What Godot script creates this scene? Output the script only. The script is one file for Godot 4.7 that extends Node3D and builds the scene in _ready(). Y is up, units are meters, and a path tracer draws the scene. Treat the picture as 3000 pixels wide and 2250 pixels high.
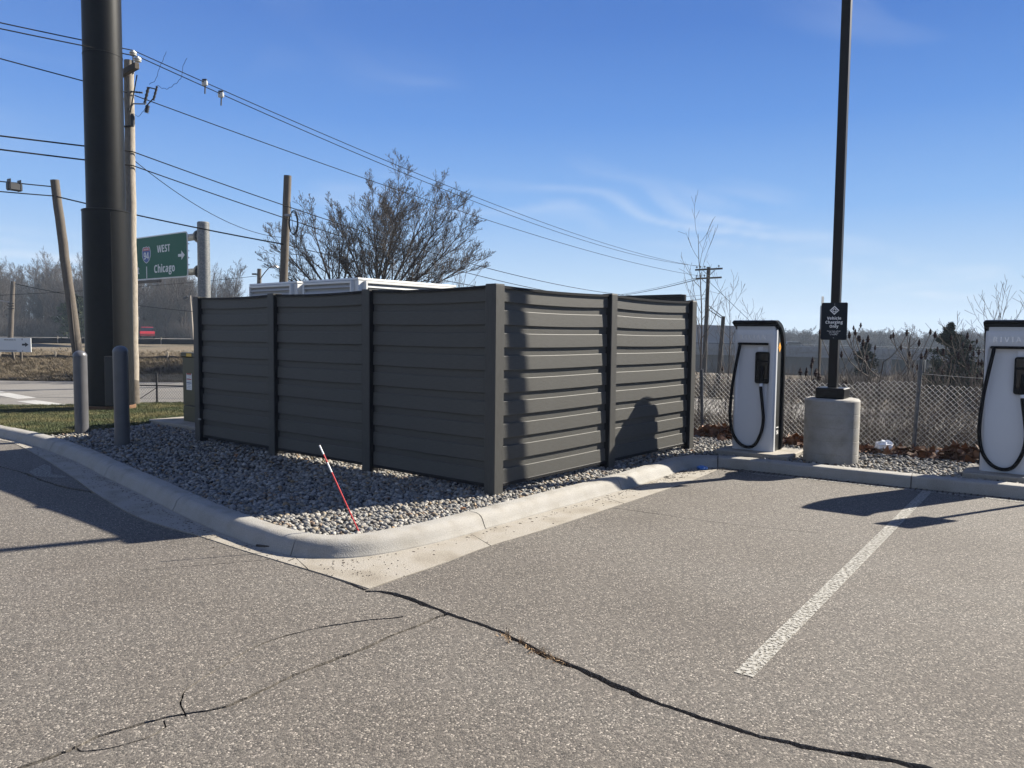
extends Node3D

# ---------------------------------------------------------------- mesh kit
class G:
	var v := PackedVector3Array()
	var n := PackedVector3Array()
	var c := PackedColorArray()
	var uv := PackedVector2Array()
	var idx := PackedInt32Array()
	var flat := true

	func tri_o(a: Vector3, b: Vector3, d: Vector3, out: Vector3) -> void:
		var m := (d - a).cross(b - a)
		var k := v.size()
		if m.dot(out) < 0.0:
			v.append(a); v.append(d); v.append(b)
			m = -m
		else:
			v.append(a); v.append(b); v.append(d)
		m = m.normalized()
		n.append(m); n.append(m); n.append(m)
		idx.append(k); idx.append(k + 1); idx.append(k + 2)

	func quad_o(a: Vector3, b: Vector3, d: Vector3, e: Vector3, out: Vector3) -> void:
		var m := (d - a).cross(b - a)
		var k := v.size()
		if m.dot(out) < 0.0:
			v.append(a); v.append(e); v.append(d); v.append(b)
			m = -m
		else:
			v.append(a); v.append(b); v.append(d); v.append(e)
		m = m.normalized()
		for i in 4:
			n.append(m)
		idx.append(k); idx.append(k + 1); idx.append(k + 2); idx.append(k); idx.append(k + 2); idx.append(k + 3)

	func box(xf: Transform3D, s: Vector3, ch := 0.0) -> void:
		var h := s * 0.5
		var q := ch
		var b := xf.basis
		for ax in 3:
			for sg in [-1.0, 1.0]:
				var o := Vector3.ZERO; o[ax] = sg
				var a1 := (ax + 1) % 3
				var a2 := (ax + 2) % 3
				var p := []
				for k in [[-1, -1], [1, -1], [1, 1], [-1, 1]]:
					var w := Vector3.ZERO
					w[ax] = sg * h[ax]
					w[a1] = k[0] * (h[a1] - q)
					w[a2] = k[1] * (h[a2] - q)
					p.append(xf * w)
				quad_o(p[0], p[1], p[2], p[3], b * o)
		if q <= 0.0:
			return
		for ax in 3:
			var a1 := (ax + 1) % 3
			var a2 := (ax + 2) % 3
			for k in [[-1.0, -1.0], [1.0, -1.0], [1.0, 1.0], [-1.0, 1.0]]:
				var p := []
				for e in [-1.0, 1.0]:
					var w1 := Vector3.ZERO; var w2 := Vector3.ZERO
					w1[ax] = e * (h[ax] - q); w2[ax] = w1[ax]
					w1[a1] = k[0] * h[a1]; w1[a2] = k[1] * (h[a2] - q)
					w2[a1] = k[0] * (h[a1] - q); w2[a2] = k[1] * h[a2]
					p.append(xf * w1); p.append(xf * w2)
				var o := Vector3.ZERO; o[a1] = k[0]; o[a2] = k[1]
				quad_o(p[0], p[1], p[3], p[2], b * o)
		for sx in [-1.0, 1.0]:
			for sy in [-1.0, 1.0]:
				for sz in [-1.0, 1.0]:
					tri_o(xf * Vector3(sx * h.x, sy * (h.y - q), sz * (h.z - q)), xf * Vector3(sx * (h.x - q), sy * h.y, sz * (h.z - q)), xf * Vector3(sx * (h.x - q), sy * (h.y - q), sz * h.z), b * Vector3(sx, sy, sz))

	# round bar through points, one radius each
	func tube(pts: PackedVector3Array, rad: PackedFloat32Array, sides := 6, cap := false) -> void:
		var m := pts.size()
		var d0 := (pts[1] - pts[0]).normalized()
		var side := d0.cross(Vector3.UP if absf(d0.y) < 0.9 else Vector3.RIGHT).normalized()
		var k0 := v.size()
		for i in m:
			var d := (pts[mini(i + 1, m - 1)] - pts[maxi(i - 1, 0)]).normalized()
			side = (side - d * side.dot(d)).normalized()
			var up := side.cross(d)
			for s in sides:
				var a := TAU * s / sides
				var o := side * cos(a) + up * sin(a)
				v.append(pts[i] + o * rad[i]); n.append(o)
		for i in m - 1:
			for s in sides:
				var a := k0 + i * sides + s
				var b := k0 + i * sides + (s + 1) % sides
				idx.append(a); idx.append(b); idx.append(a + sides)
				idx.append(b); idx.append(b + sides); idx.append(a + sides)
		if cap:
			for e in 2:
				var ii := 0 if e == 0 else m - 1
				var out := (pts[0] - pts[1]) if e == 0 else (pts[m - 1] - pts[m - 2])
				for s in sides - 2:
					var b0 := k0 + ii * sides
					tri_o(v[b0], v[b0 + s + 1], v[b0 + s + 2], out)

	func rod(a: Vector3, b: Vector3, r: float, sides := 8, r2 := -1.0) -> void:
		tube(PackedVector3Array([a, b]), PackedFloat32Array([r, r2 if r2 >= 0.0 else r]), sides, true)

	# profile of (radius, height) turned round y
	func lathe(prof: Array, seg := 24, xf := Transform3D()) -> void:
		for j in prof.size() - 1:
			var p: Vector2 = prof[j]
			var q: Vector2 = prof[j + 1]
			var t := (q - p).normalized()
			var nr := Vector2(t.y, -t.x)
			var n0 := nr
			var n1 := nr
			if j > 0:
				var tp: Vector2 = (p - (prof[j - 1] as Vector2)).normalized()
				if tp.dot(t) > 0.93:
					n0 = (Vector2(tp.y, -tp.x) + nr).normalized()
			if j < prof.size() - 2:
				var tn: Vector2 = ((prof[j + 2] as Vector2) - q).normalized()
				if tn.dot(t) > 0.93:
					n1 = (Vector2(tn.y, -tn.x) + nr).normalized()
			var k0 := v.size()
			for s in seg + 1:
				var a := TAU * s / seg
				var e := Vector3(cos(a), 0, sin(a))
				v.append(xf * (e * p.x + Vector3(0, p.y, 0))); n.append(xf.basis * (e * n0.x + Vector3(0, n0.y, 0)))
				v.append(xf * (e * q.x + Vector3(0, q.y, 0))); n.append(xf.basis * (e * n1.x + Vector3(0, n1.y, 0)))
			for s in seg:
				var a := k0 + s * 2
				for w in [[a, a + 1, a + 3], [a, a + 3, a + 2]]:
					var m := (v[w[2]] - v[w[0]]).cross(v[w[1]] - v[w[0]])
					if m.length_squared() < 1e-14:
						continue
					if m.dot(n[w[0]] + n[w[1]] + n[w[2]]) < 0.0:
						idx.append(w[0]); idx.append(w[2]); idx.append(w[1])
					else:
						idx.append(w[0]); idx.append(w[1]); idx.append(w[2])

	# outline in local x,y extruded along z from z0 to z1
	func prism(poly: PackedVector2Array, z0: float, z1: float, xf := Transform3D()) -> void:
		var t := Geometry2D.triangulate_polygon(poly)
		for k in range(0, t.size(), 3):
			for zz in [[z0, -1.0], [z1, 1.0]]:
				var a := poly[t[k]]; var b := poly[t[k + 1]]; var d := poly[t[k + 2]]
				tri_o(xf * Vector3(a.x, a.y, zz[0]), xf * Vector3(b.x, b.y, zz[0]), xf * Vector3(d.x, d.y, zz[0]), xf.basis * Vector3(0, 0, zz[1] * signf(z1 - z0)))
		var cw := Geometry2D.is_polygon_clockwise(poly)
		for k in poly.size():
			var a := poly[k]
			var b := poly[(k + 1) % poly.size()]
			var e := b - a
			var o := Vector2(e.y, -e.x) * (-1.0 if cw else 1.0)
			quad_o(xf * Vector3(a.x, a.y, z0), xf * Vector3(b.x, b.y, z0), xf * Vector3(b.x, b.y, z1), xf * Vector3(a.x, a.y, z1), xf.basis * Vector3(o.x, o.y, 0))

	# outline in world x,z as a slab whose top lies at y
	func slab(poly: PackedVector2Array, y: float, thick: float) -> void:
		var t := Geometry2D.triangulate_polygon(poly)
		for k in range(0, t.size(), 3):
			var a := poly[t[k]]; var b := poly[t[k + 1]]; var d := poly[t[k + 2]]
			tri_o(Vector3(a.x, y, a.y), Vector3(b.x, y, b.y), Vector3(d.x, y, d.y), Vector3.UP)
		if thick <= 0.0:
			return
		var cw := Geometry2D.is_polygon_clockwise(poly)
		for k in poly.size():
			var a := poly[k]
			var b := poly[(k + 1) % poly.size()]
			var e := b - a
			var o := Vector2(e.y, -e.x) * (-1.0 if cw else 1.0)
			quad_o(Vector3(a.x, y, a.y), Vector3(b.x, y, b.y), Vector3(b.x, y - thick, b.y), Vector3(a.x, y - thick, a.y), Vector3(o.x, 0, o.y))

	func mesh() -> ArrayMesh:
		var a := []
		a.resize(Mesh.ARRAY_MAX)
		a[Mesh.ARRAY_VERTEX] = v
		if n.size() == v.size():
			a[Mesh.ARRAY_NORMAL] = n
		if c.size() == v.size():
			a[Mesh.ARRAY_COLOR] = c
		if uv.size() == v.size():
			a[Mesh.ARRAY_TEX_UV] = uv
		a[Mesh.ARRAY_INDEX] = idx
		var m := ArrayMesh.new()
		m.add_surface_from_arrays(Mesh.PRIMITIVE_TRIANGLES, a)
		return m

# ---------------------------------------------------------------- scene kit
var taken := {}
var rng := RandomNumberGenerator.new()
var M := {}

func numbered(called: String) -> String:
	if not taken.has(called):
		taken[called] = 0
		return called
	taken[called] += 1
	return "%s_%03d" % [called, taken[called]]

func obj(called: String, g, m: Material, parent: Node = null) -> MeshInstance3D:
	var o := MeshInstance3D.new()
	o.mesh = g.mesh() if g is G else g
	o.material_override = m
	if parent == null:
		o.name = numbered(called)
		add_child(o)
	else:
		o.name = called
		parent.add_child(o, true)
	return o

func tag(o: Node, label := "", category := "", group := "", kind := "") -> Node:
	if label: o.set_meta("label", label)
	if category: o.set_meta("category", category)
	if group: o.set_meta("group", group)
	if kind: o.set_meta("kind", kind)
	return o

func thing(called: String, label: String, category: String, at := Vector3.ZERO, turn := Basis(), group := "") -> Node3D:
	var o := Node3D.new()
	o.name = numbered(called)
	add_child(o)
	o.transform = Transform3D(turn, at)
	tag(o, label, category, group)
	return o

func copy(o: Node3D, xf: Transform3D, label := "", group := "") -> Node3D:
	var d: Node3D = o.duplicate()
	d.name = numbered(String(o.name).rstrip("0123456789").trim_suffix("_"))
	add_child(d)
	d.transform = xf
	if label: d.set_meta("label", label)
	if group: d.set_meta("group", group)
	return d

func struct(called: String, g, m: Material) -> MeshInstance3D:
	var o := obj(called, g, m)
	o.set_meta("kind", "structure")
	return o

func lin(r: float, g: float, b: float) -> Color:
	return Color(r, g, b).linear_to_srgb()

func mat(called: String, col: Color, rough := 0.8, metal := 0.0) -> StandardMaterial3D:
	var m := StandardMaterial3D.new()
	m.resource_name = called
	m.albedo_color = col
	m.roughness = rough
	m.metallic = metal
	M[called] = m
	return m

func ramp(stops: Array) -> Gradient:
	var g := Gradient.new()
	var o := PackedFloat32Array(); var c := PackedColorArray()
	for s in stops:
		o.append(s[0]); c.append(s[1])
	g.offsets = o
	g.colors = c
	return g

func noise_tex(kind: int, freq: float, size: int, seed_: int, stops: Array, octaves := 4, cell_return := FastNoiseLite.RETURN_CELL_VALUE) -> NoiseTexture2D:
	var n := FastNoiseLite.new()
	n.noise_type = kind
	n.frequency = freq
	n.seed = seed_
	if kind == FastNoiseLite.TYPE_CELLULAR:
		n.fractal_type = FastNoiseLite.FRACTAL_NONE
		n.cellular_return_type = cell_return
		n.cellular_jitter = 1.0
	else:
		n.fractal_octaves = octaves
	var t := NoiseTexture2D.new()
	t.width = size
	t.height = size
	t.seamless = true
	t.noise = n
	if stops:
		t.color_ramp = ramp(stops)
	return t

func tri(m: StandardMaterial3D, scale: float, world := true) -> StandardMaterial3D:
	m.uv1_triplanar = true
	m.uv1_world_triplanar = world
	m.uv1_scale = Vector3.ONE * scale
	return m

func relief(m: StandardMaterial3D, t: Texture2D, cm: float) -> void:
	m.heightmap_enabled = true
	m.heightmap_texture = t
	m.heightmap_scale = cm

func patches(m: StandardMaterial3D, t: Texture2D, scale: float) -> void:
	m.detail_enabled = true
	m.detail_blend_mode = BaseMaterial3D.BLEND_MODE_MUL
	m.detail_albedo = t
	m.detail_uv_layer = BaseMaterial3D.DETAIL_UV_2
	m.uv2_triplanar = true
	m.uv2_world_triplanar = true
	m.uv2_scale = Vector3.ONE * scale

func text(s: String, cap: float, depth: float, m: Material, parent: Node, at: Vector3, turn := Basis(), called := "lettering", bold := false, spread := 0.0) -> MeshInstance3D:
	var f := SystemFont.new()
	f.font_names = PackedStringArray(["Droid Sans"])
	if bold: f.font_weight = 700
	var use: Font = f
	if spread != 0.0:
		var fv := FontVariation.new()
		fv.base_font = f
		fv.spacing_glyph = int(spread)
		use = fv
	var t := TextMesh.new()
	t.text = s
	t.font = use
	t.font_size = 48
	t.pixel_size = cap / (0.714 * 48)
	t.depth = depth
	t.curve_step = 1.0
	t.horizontal_alignment = HORIZONTAL_ALIGNMENT_CENTER
	t.vertical_alignment = VERTICAL_ALIGNMENT_CENTER
	var o := MeshInstance3D.new()
	o.mesh = t
	o.material_override = m
	o.name = called
	parent.add_child(o, true)
	o.transform = Transform3D(turn, at)
	return o

func along(x: Vector3, up := Vector3.UP) -> Basis:   # local x runs along x, z is level
	var z := x.cross(up).normalized()
	return Basis(x.normalized(), z.cross(x.normalized()), z)

func smooth_path(pts: Array, step := 0.08) -> PackedVector2Array:
	var out := PackedVector2Array()
	for i in pts.size() - 1:
		var p0: Vector2 = pts[maxi(i - 1, 0)]
		var p1: Vector2 = pts[i]
		var p2: Vector2 = pts[i + 1]
		var p3: Vector2 = pts[mini(i + 2, pts.size() - 1)]
		var k := maxi(1, int(p1.distance_to(p2) / step))
		for j in k:
			out.append(p1.cubic_interpolate(p2, p0, p3, float(j) / k))
	out.append(pts[pts.size() - 1])
	return out

func offset_path(p: PackedVector2Array, d: float) -> PackedVector2Array:
	var out := PackedVector2Array()
	for i in p.size():
		var t := (p[mini(i + 1, p.size() - 1)] - p[maxi(i - 1, 0)]).normalized()
		out.append(p[i] + Vector2(t.y, -t.x) * d)
	return out

func sm(a: float, b: float, x: float) -> float:
	return smoothstep(a, b, x)

# ---------------------------------------------------------------- the site
const CORNER := Vector3(-0.17, 0, -7.37)          # the corner post of the screen fence
const RD := Vector3(0.634, 0, -0.7733)            # along its sunlit side
const LD := Vector3(-0.7733, 0, -0.634)           # along its shaded side
const WL := 1.817
const WR := 2.042
const BED := 0.12
const LINK0 := Vector3(3.04, 0, -12.13)           # a post of the chain link fence
const LINKD := Vector3(0.787, 0, 0.617)
const SUN_TRAVEL := Vector3(-0.892, 0, 0.452)
var kerb := PackedVector2Array()
var lot_edge := PackedVector2Array()
var bed_poly := PackedVector2Array()
var lawn_poly := PackedVector2Array()

func ground_y(x: float, z: float) -> float:
	var s := (x - LINK0.x) * 0.617 - (z - LINK0.z) * 0.787     # metres beyond the chain link line
	var w := sm(-7.0, 3.0, x + 0.12 * (z + 12.0))
	var fall := -0.05 - 1.1 * sm(0.6, 14.0, s) - 1.3 * sm(16.0, 60.0, s) - 1.6 * sm(60.0, 110.0, s)
	var rise := -0.06 + 0.56 * sm(-25.0, -29.0, z) + 0.35 * sm(-29.0, -50.0, z) - 0.55 * sm(-62.0, -110.0, z)
	var y := lerpf(rise, fall, w)
	if z > -17.2:
		y = lerpf(-0.06, y, w * sm(0.3, 2.0, s))
	return y

func _ready() -> void:
	rng.seed = 7
	make_light()
	make_materials()
	make_ground()
	make_gravel()
	make_lawn()
	make_screen_fence()
	make_enclosure_units()
	make_chargers()
	make_light_pole()
	make_chain_link()
	make_road_side()
	make_poles_and_wires()
	make_highway_sign()
	make_bridge()
	make_trees()
	make_brush()
	make_litter()

func make_light() -> void:
	var cam := Camera3D.new()
	cam.name = "camera"
	cam.fov = 53.04
	cam.near = 0.05
	cam.far = 1500.0
	add_child(cam)
	var pitch := deg_to_rad(-3.7)
	var b := Basis(Vector3.RIGHT, pitch) * Basis(Vector3.BACK, deg_to_rad(0.57))
	cam.transform = Transform3D(b, Vector3(0, 1.65, 0))
	cam.current = true

	var env := Environment.new()
	env.background_mode = Environment.BG_SKY
	env.tonemap_mode = Environment.TONE_MAPPER_LINEAR
	env.tonemap_exposure = 3.2
	env.sdfgi_enabled = true
	env.ssao_enabled = true
	env.ssil_enabled = true
	var sky := Sky.new()
	var pm := PanoramaSkyMaterial.new()
	pm.panorama = sky_picture()
	pm.energy_multiplier = 0.3125
	sky.sky_material = pm
	env.sky = sky
	env.fog_enabled = true
	env.fog_density = 0.0005
	env.fog_light_color = Color(0.78, 0.86, 0.95)
	var we := WorldEnvironment.new()
	we.name = "environment"
	we.environment = env
	add_child(we)

	var sun := DirectionalLight3D.new()
	sun.name = "sun"
	sun.light_energy = 1.6
	sun.light_angular_distance = 0.53
	sun.light_color = Color(1.0, 0.968, 0.91)
	sun.shadow_enabled = true
	add_child(sun)
	var el := deg_to_rad(34.0)
	var travel := Vector3(SUN_TRAVEL.x * cos(el), -sin(el), SUN_TRAVEL.z * cos(el))
	sun.look_at_from_position(Vector3.ZERO, travel, Vector3.UP)

func sky_picture() -> ImageTexture:
	var w := 1536
	var h := 768
	var stops := [[-90.0, Color8(150, 150, 148)], [-0.5, Color8(206, 220, 232)], [0.0, Color8(216, 232, 245)], [4.0, Color8(186, 215, 244)], [9.0, Color8(140, 185, 240)], [15.0, Color8(102, 153, 226)], [21.0, Color8(80, 129, 208)], [27.0, Color8(69, 115, 193)], [45.0, Color8(60, 102, 180)], [90.0, Color8(44, 82, 158)]]
	var streak := FastNoiseLite.new()
	streak.seed = 5; streak.frequency = 1.0; streak.fractal_octaves = 5
	var mask := FastNoiseLite.new()
	mask.seed = 21; mask.frequency = 1.0; mask.fractal_octaves = 3
	var el0 := deg_to_rad(34.0)
	var ts := Vector3(-SUN_TRAVEL.x * cos(el0), sin(el0), -SUN_TRAVEL.z * cos(el0)).normalized()
	var data := PackedFloat32Array()
	data.resize(w * h * 3)
	for y in h:
		var el := 90.0 - (y + 0.5) / h * 180.0
		var k := 0
		while k < stops.size() - 2 and el > stops[k + 1][0]:
			k += 1
		var base: Color = (stops[k][1] as Color).srgb_to_linear().lerp((stops[k + 1][1] as Color).srgb_to_linear(), clampf((el - stops[k][0]) / (stops[k + 1][0] - stops[k][0]), 0.0, 1.0))
		var ce := cos(deg_to_rad(el))
		var se := sin(deg_to_rad(el))
		for x in w:
			var az := ((x + 0.5) / w - 0.5) * TAU
			var d := Vector3(sin(az) * ce, se, -cos(az) * ce)
			var r := base.r; var g := base.g; var b := base.b
			if el > -1.0:
				var gm := rad_to_deg(acos(clampf(d.dot(ts), -1.0, 1.0)))
				var wt := 0.66 * exp(-gm / 29.0)
				r = lerpf(r, 0.66, wt); g = lerpf(g, 0.76, wt); b = lerpf(b, 0.92, wt)
				var gl := 0.8 * exp(-gm / 9.0)
				r += gl; g += gl * 0.96; b += gl * 0.9
				if el < 75.0 and el > 0.3:
					# thin high cloud: long wisps drawn out along the wind
					var s := 1.0 / (se + 0.12)
					var px := d.x * s; var pz := d.z * s
					var a := px * 0.93 - pz * 0.36
					var c := px * 0.36 + pz * 0.93
					var wx := mask.get_noise_2d(a * 0.5 + 3.0, c * 0.5) * 0.5
					var f := streak.get_noise_2d(a * 0.55, c * 3.2 + wx * 3.0)
					var mk := clampf(mask.get_noise_2d(a * 0.28 + 1.9, c * 0.4 + 7.0) * 1.7 + 0.12 + 0.62 * d.x, 0.0, 1.0)
					var cl := clampf(f * 1.5 + 0.2, 0.0, 1.0) * mk * 0.75
					r = lerpf(r, 0.80, cl); g = lerpf(g, 0.87, cl); b = lerpf(b, 0.97, cl)
			var o := (y * w + x) * 3
			data[o] = r; data[o + 1] = g; data[o + 2] = b
	return ImageTexture.create_from_image(Image.create_from_data(w, h, false, Image.FORMAT_RGBF, data.to_byte_array()))

func make_materials() -> void:
	var W := Color.WHITE
	# asphalt: worn binder with pale and dark stones
	var stones := noise_tex(FastNoiseLite.TYPE_CELLULAR, 0.085, 1024, 3, [[0.0, lin(0.033, 0.0295, 0.0258)], [0.2, lin(0.0566, 0.0505, 0.0438)], [0.5, lin(0.0813, 0.0725, 0.0625)], [0.76, lin(0.105, 0.0935, 0.080)], [0.92, lin(0.165, 0.148, 0.126)], [1.0, lin(0.30, 0.272, 0.235)]])
	var stone_h := noise_tex(FastNoiseLite.TYPE_CELLULAR, 0.085, 1024, 3, [[0.0, W], [1.0, Color.BLACK]], 1, FastNoiseLite.RETURN_DISTANCE)
	var big := noise_tex(FastNoiseLite.TYPE_SIMPLEX_SMOOTH, 0.006, 512, 11, [[0.0, Color(0.90, 0.89, 0.88)], [0.45, Color(0.98, 0.975, 0.97)], [0.7, W], [1.0, Color(0.95, 0.94, 0.93)]], 5)
	var m := tri(mat("asphalt", W, 0.95), 1.55)
	m.albedo_texture = stones
	relief(m, stone_h, 0.22)
	patches(m, big, 0.16)
	var pale := tri(mat("old_road", W, 0.93), 0.5)
	pale.albedo_texture = noise_tex(FastNoiseLite.TYPE_SIMPLEX, 0.05, 512, 31, [[0.0, lin(0.0836, 0.076, 0.0684)], [0.5, lin(0.1216, 0.114, 0.1003)], [1.0, lin(0.1596, 0.1497, 0.133)]], 5)
	patches(pale, big, 0.05)
	mat("crack_dirt", lin(0.0137, 0.0122, 0.0106), 1.0)
	# concrete
	var cgrain := noise_tex(FastNoiseLite.TYPE_SIMPLEX, 0.045, 1024, 41, [[0.0, lin(0.165, 0.159, 0.145)], [0.35, lin(0.232, 0.224, 0.206)], [0.65, lin(0.262, 0.253, 0.233)], [1.0, lin(0.32, 0.31, 0.287)]], 6)
	var stain := noise_tex(FastNoiseLite.TYPE_SIMPLEX_SMOOTH, 0.012, 512, 43, [[0.0, Color(0.84, 0.82, 0.79)], [0.35, Color(0.95, 0.94, 0.92)], [0.6, W], [1.0, Color(0.95, 0.94, 0.92)]], 6)
	var chh := noise_tex(FastNoiseLite.TYPE_SIMPLEX, 0.12, 512, 47, [], 5)
	m = tri(mat("kerb_concrete", W, 0.9), 1.6)
	m.albedo_texture = cgrain
	relief(m, chh, 0.3)
	patches(m, stain, 0.55)
	m = tri(mat("gutter_concrete", Color(0.97, 0.95, 0.92), 0.9), 1.1)
	m.albedo_texture = cgrain
	relief(m, chh, 0.18)
	patches(m, stain, 0.31)
	# soils and grasses
	m = tri(mat("soil", W, 1.0), 0.9)
	m.albedo_texture = noise_tex(FastNoiseLite.TYPE_SIMPLEX, 0.05, 512, 51, [[0.0, lin(0.0228, 0.0182, 0.0137)], [0.6, lin(0.0608, 0.0502, 0.038)], [1.0, lin(0.1216, 0.1064, 0.0836)]], 5)
	m = tri(mat("lawn", W, 1.0), 0.8)
	m.albedo_texture = noise_tex(FastNoiseLite.TYPE_SIMPLEX, 0.06, 512, 53, [[0.0, lin(0.0228, 0.0258, 0.0091)], [0.6, lin(0.0456, 0.0486, 0.0167)], [1.0, lin(0.076, 0.0714, 0.0304)]], 5)
	m = tri(mat("dry_field", W, 1.0), 0.22)
	m.albedo_texture = noise_tex(FastNoiseLite.TYPE_SIMPLEX, 0.03, 1024, 57, [[0.0, lin(0.0494, 0.0365, 0.0228)], [0.35, lin(0.0912, 0.0722, 0.0471)], [0.65, lin(0.1254, 0.1003, 0.0654)], [1.0, lin(0.1672, 0.1368, 0.0897)]], 7)
	relief(m, noise_tex(FastNoiseLite.TYPE_SIMPLEX, 0.05, 512, 58, [], 5), 6.0)
	patches(m, noise_tex(FastNoiseLite.TYPE_SIMPLEX_SMOOTH, 0.01, 512, 59, [[0.0, Color(0.7, 0.72, 0.6)], [0.5, W], [1.0, Color(0.92, 0.86, 0.8)]], 5), 0.03)
	for a in [["pebble", 0.75], ["blade", 0.85], ["straw", 0.9], ["dead_leaf", 0.8], ["crumb", 0.95]]:
		m = mat(a[0], W, a[1])
		m.vertex_color_use_as_albedo = true
	M.pebble.uv1_triplanar = true
	M.pebble.uv1_scale = Vector3.ONE * 9.0
	M.pebble.albedo_texture = noise_tex(FastNoiseLite.TYPE_SIMPLEX, 0.04, 256, 61, [[0.0, Color(0.72, 0.71, 0.70)], [0.5, Color(0.93, 0.92, 0.9)], [1.0, W]], 5)
	M.dead_leaf.backlight_enabled = true
	M.dead_leaf.backlight = Color(0.3, 0.25, 0.2)
	# composite fence boards: charcoal, faint wood grain
	var grain := noise_tex(FastNoiseLite.TYPE_SIMPLEX, 0.02, 512, 63, [[0.0, Color(0.84, 0.84, 0.83)], [0.5, Color(0.96, 0.955, 0.95)], [1.0, W]], 6)
	m = mat("fence_board", lin(0.0660, 0.0650, 0.0595), 0.55)
	m.albedo_texture = grain
	m.uv1_triplanar = true
	m.uv1_scale = Vector3(0.6, 14, 6)
	relief(m, noise_tex(FastNoiseLite.TYPE_SIMPLEX, 0.2, 512, 64, [], 4), 0.05)
	m = mat("fence_post", lin(0.0540, 0.0535, 0.0500), 0.5)
	m.albedo_texture = grain
	m.uv1_triplanar = true
	m.uv1_scale = Vector3(6, 0.6, 6)
	for a in ["fence_board", "fence_post"]:
		M[a].metallic_specular = 0.34
	mat("black_metal", lin(0.0091, 0.0091, 0.0099), 0.42)
	mat("rail_black", lin(0.0152, 0.0152, 0.016), 0.5)
	m = mat("pole_black", lin(0.0055, 0.006, 0.0065), 0.45)
	tri(m, 0.5, false)
	m.albedo_texture = noise_tex(FastNoiseLite.TYPE_SIMPLEX, 0.02, 512, 66, [[0.0, Color(0.78, 0.78, 0.78)], [0.5, Color(0.95, 0.95, 0.95)], [1.0, W]], 6)
	relief(m, chh, 0.05)
	m.metallic_specular = 0.24
	mat("light_pole_paint", lin(0.0081, 0.007, 0.0061), 0.4)
	M.light_pole_paint.metallic_specular = 0.3
	m = mat("bollard_grey", lin(0.0669, 0.0676, 0.0737), 0.38)
	tri(m, 0.7, false)
	m.albedo_texture = noise_tex(FastNoiseLite.TYPE_SIMPLEX_SMOOTH, 0.02, 256, 67, [[0.0, Color(0.88, 0.87, 0.86)], [0.6, W], [1.0, W]], 6)
	# charger
	mat("charger_white", lin(0.43, 0.445, 0.465), 0.34)
	mat("charger_dark", lin(0.0167, 0.0175, 0.0167), 0.4)
	mat("charger_black", lin(0.0061, 0.0061, 0.0068), 0.28)
	mat("cable_rubber", lin(0.0076, 0.0076, 0.0084), 0.5)
	mat("screen_glass", lin(0.0046, 0.0053, 0.0068), 0.08)
	mat("letter_silver", lin(0.62, 0.62, 0.63), 0.25, 0.3)
	mat("sticker_grey", lin(0.5, 0.51, 0.53), 0.5)
	mat("logo_orange", lin(0.75, 0.33, 0.02), 0.5)
	mat("print_white", lin(0.72, 0.72, 0.70), 0.6)
	mat("sign_charcoal", lin(0.0137, 0.0167, 0.0213), 0.55)
	# cabinets
	m = mat("cabinet_white", lin(0.55, 0.55, 0.535), 0.45)
	mat("louvre_grey", lin(0.34, 0.345, 0.35), 0.5)
	mat("cabinet_dark", lin(0.02, 0.021, 0.023), 0.5)
	mat("olive", lin(0.038, 0.0342, 0.0114), 0.5)
	mat("label_white", lin(0.62, 0.62, 0.6), 0.5)
	mat("label_red", lin(0.3192, 0.0304, 0.0228), 0.5)
	mat("label_blue", lin(0.038, 0.0912, 0.228), 0.5)
	mat("label_yellow", lin(0.6, 0.36, 0.03), 0.5)
	# wood
	var wg := noise_tex(FastNoiseLite.TYPE_SIMPLEX, 0.03, 512, 71, [[0.0, Color(0.52, 0.49, 0.46)], [0.4, Color(0.85, 0.83, 0.8)], [1.0, W]], 6)
	for a in [["wood_pale", lin(0.288, 0.264, 0.228)], ["wood_grey", lin(0.1, 0.0864, 0.072)], ["wood_dark", lin(0.04, 0.032, 0.0256)], ["wood_rust", lin(0.136, 0.068, 0.0288)]]:
		m = mat(a[0], a[1], 0.9)
		m.albedo_texture = wg
		m.uv1_triplanar = true
		m.uv1_scale = Vector3(5, 0.35, 5)
	mat("bark", lin(0.05, 0.04, 0.033), 0.95)
	mat("bark_shrub", lin(0.076, 0.0623, 0.0532), 0.95)
	mat("bark_sumac", lin(0.0646, 0.054, 0.0456), 0.95)
	mat("sumac_head", lin(0.0213, 0.0091, 0.0076), 1.0)
	m = mat("needles", W, 0.9)
	m.vertex_color_use_as_albedo = true
	# metal
	m = mat("galvanised", lin(0.152, 0.1558, 0.1558), 0.55, 0.3)
	tri(m, 1.2, false)
	m.albedo_texture = noise_tex(FastNoiseLite.TYPE_CELLULAR, 0.05, 256, 73, [[0.0, Color(0.72, 0.73, 0.74)], [1.0, W]])
	mat("link_wire", lin(0.34, 0.335, 0.315), 0.4, 0.2)
	mat("wire", lin(0.008, 0.008, 0.009), 0.9)
	for a in ["wire", "cable_rubber", "charger_black", "sign_charcoal", "rail_black", "cabinet_dark"]:
		M[a].metallic_specular = 0.2
	mat("porcelain", lin(0.5, 0.5, 0.47), 0.3)
	mat("gear_dark", lin(0.0114, 0.0114, 0.0129), 0.5)
	mat("steel_grey", lin(0.19, 0.1976, 0.2052), 0.45, 0.4)
	mat("hwy_green", lin(0.003, 0.085, 0.047), 0.6).metallic_specular = 0.25
	mat("hwy_white", lin(0.55, 0.565, 0.55), 0.5)
	mat("hwy_blue", lin(0.012, 0.05, 0.22), 0.5)
	mat("hwy_red", lin(0.36, 0.045, 0.05), 0.5)
	mat("stake_red", lin(0.44, 0.018, 0.022), 0.35)
	mat("stake_white", lin(0.7, 0.7, 0.68), 0.35)
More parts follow.
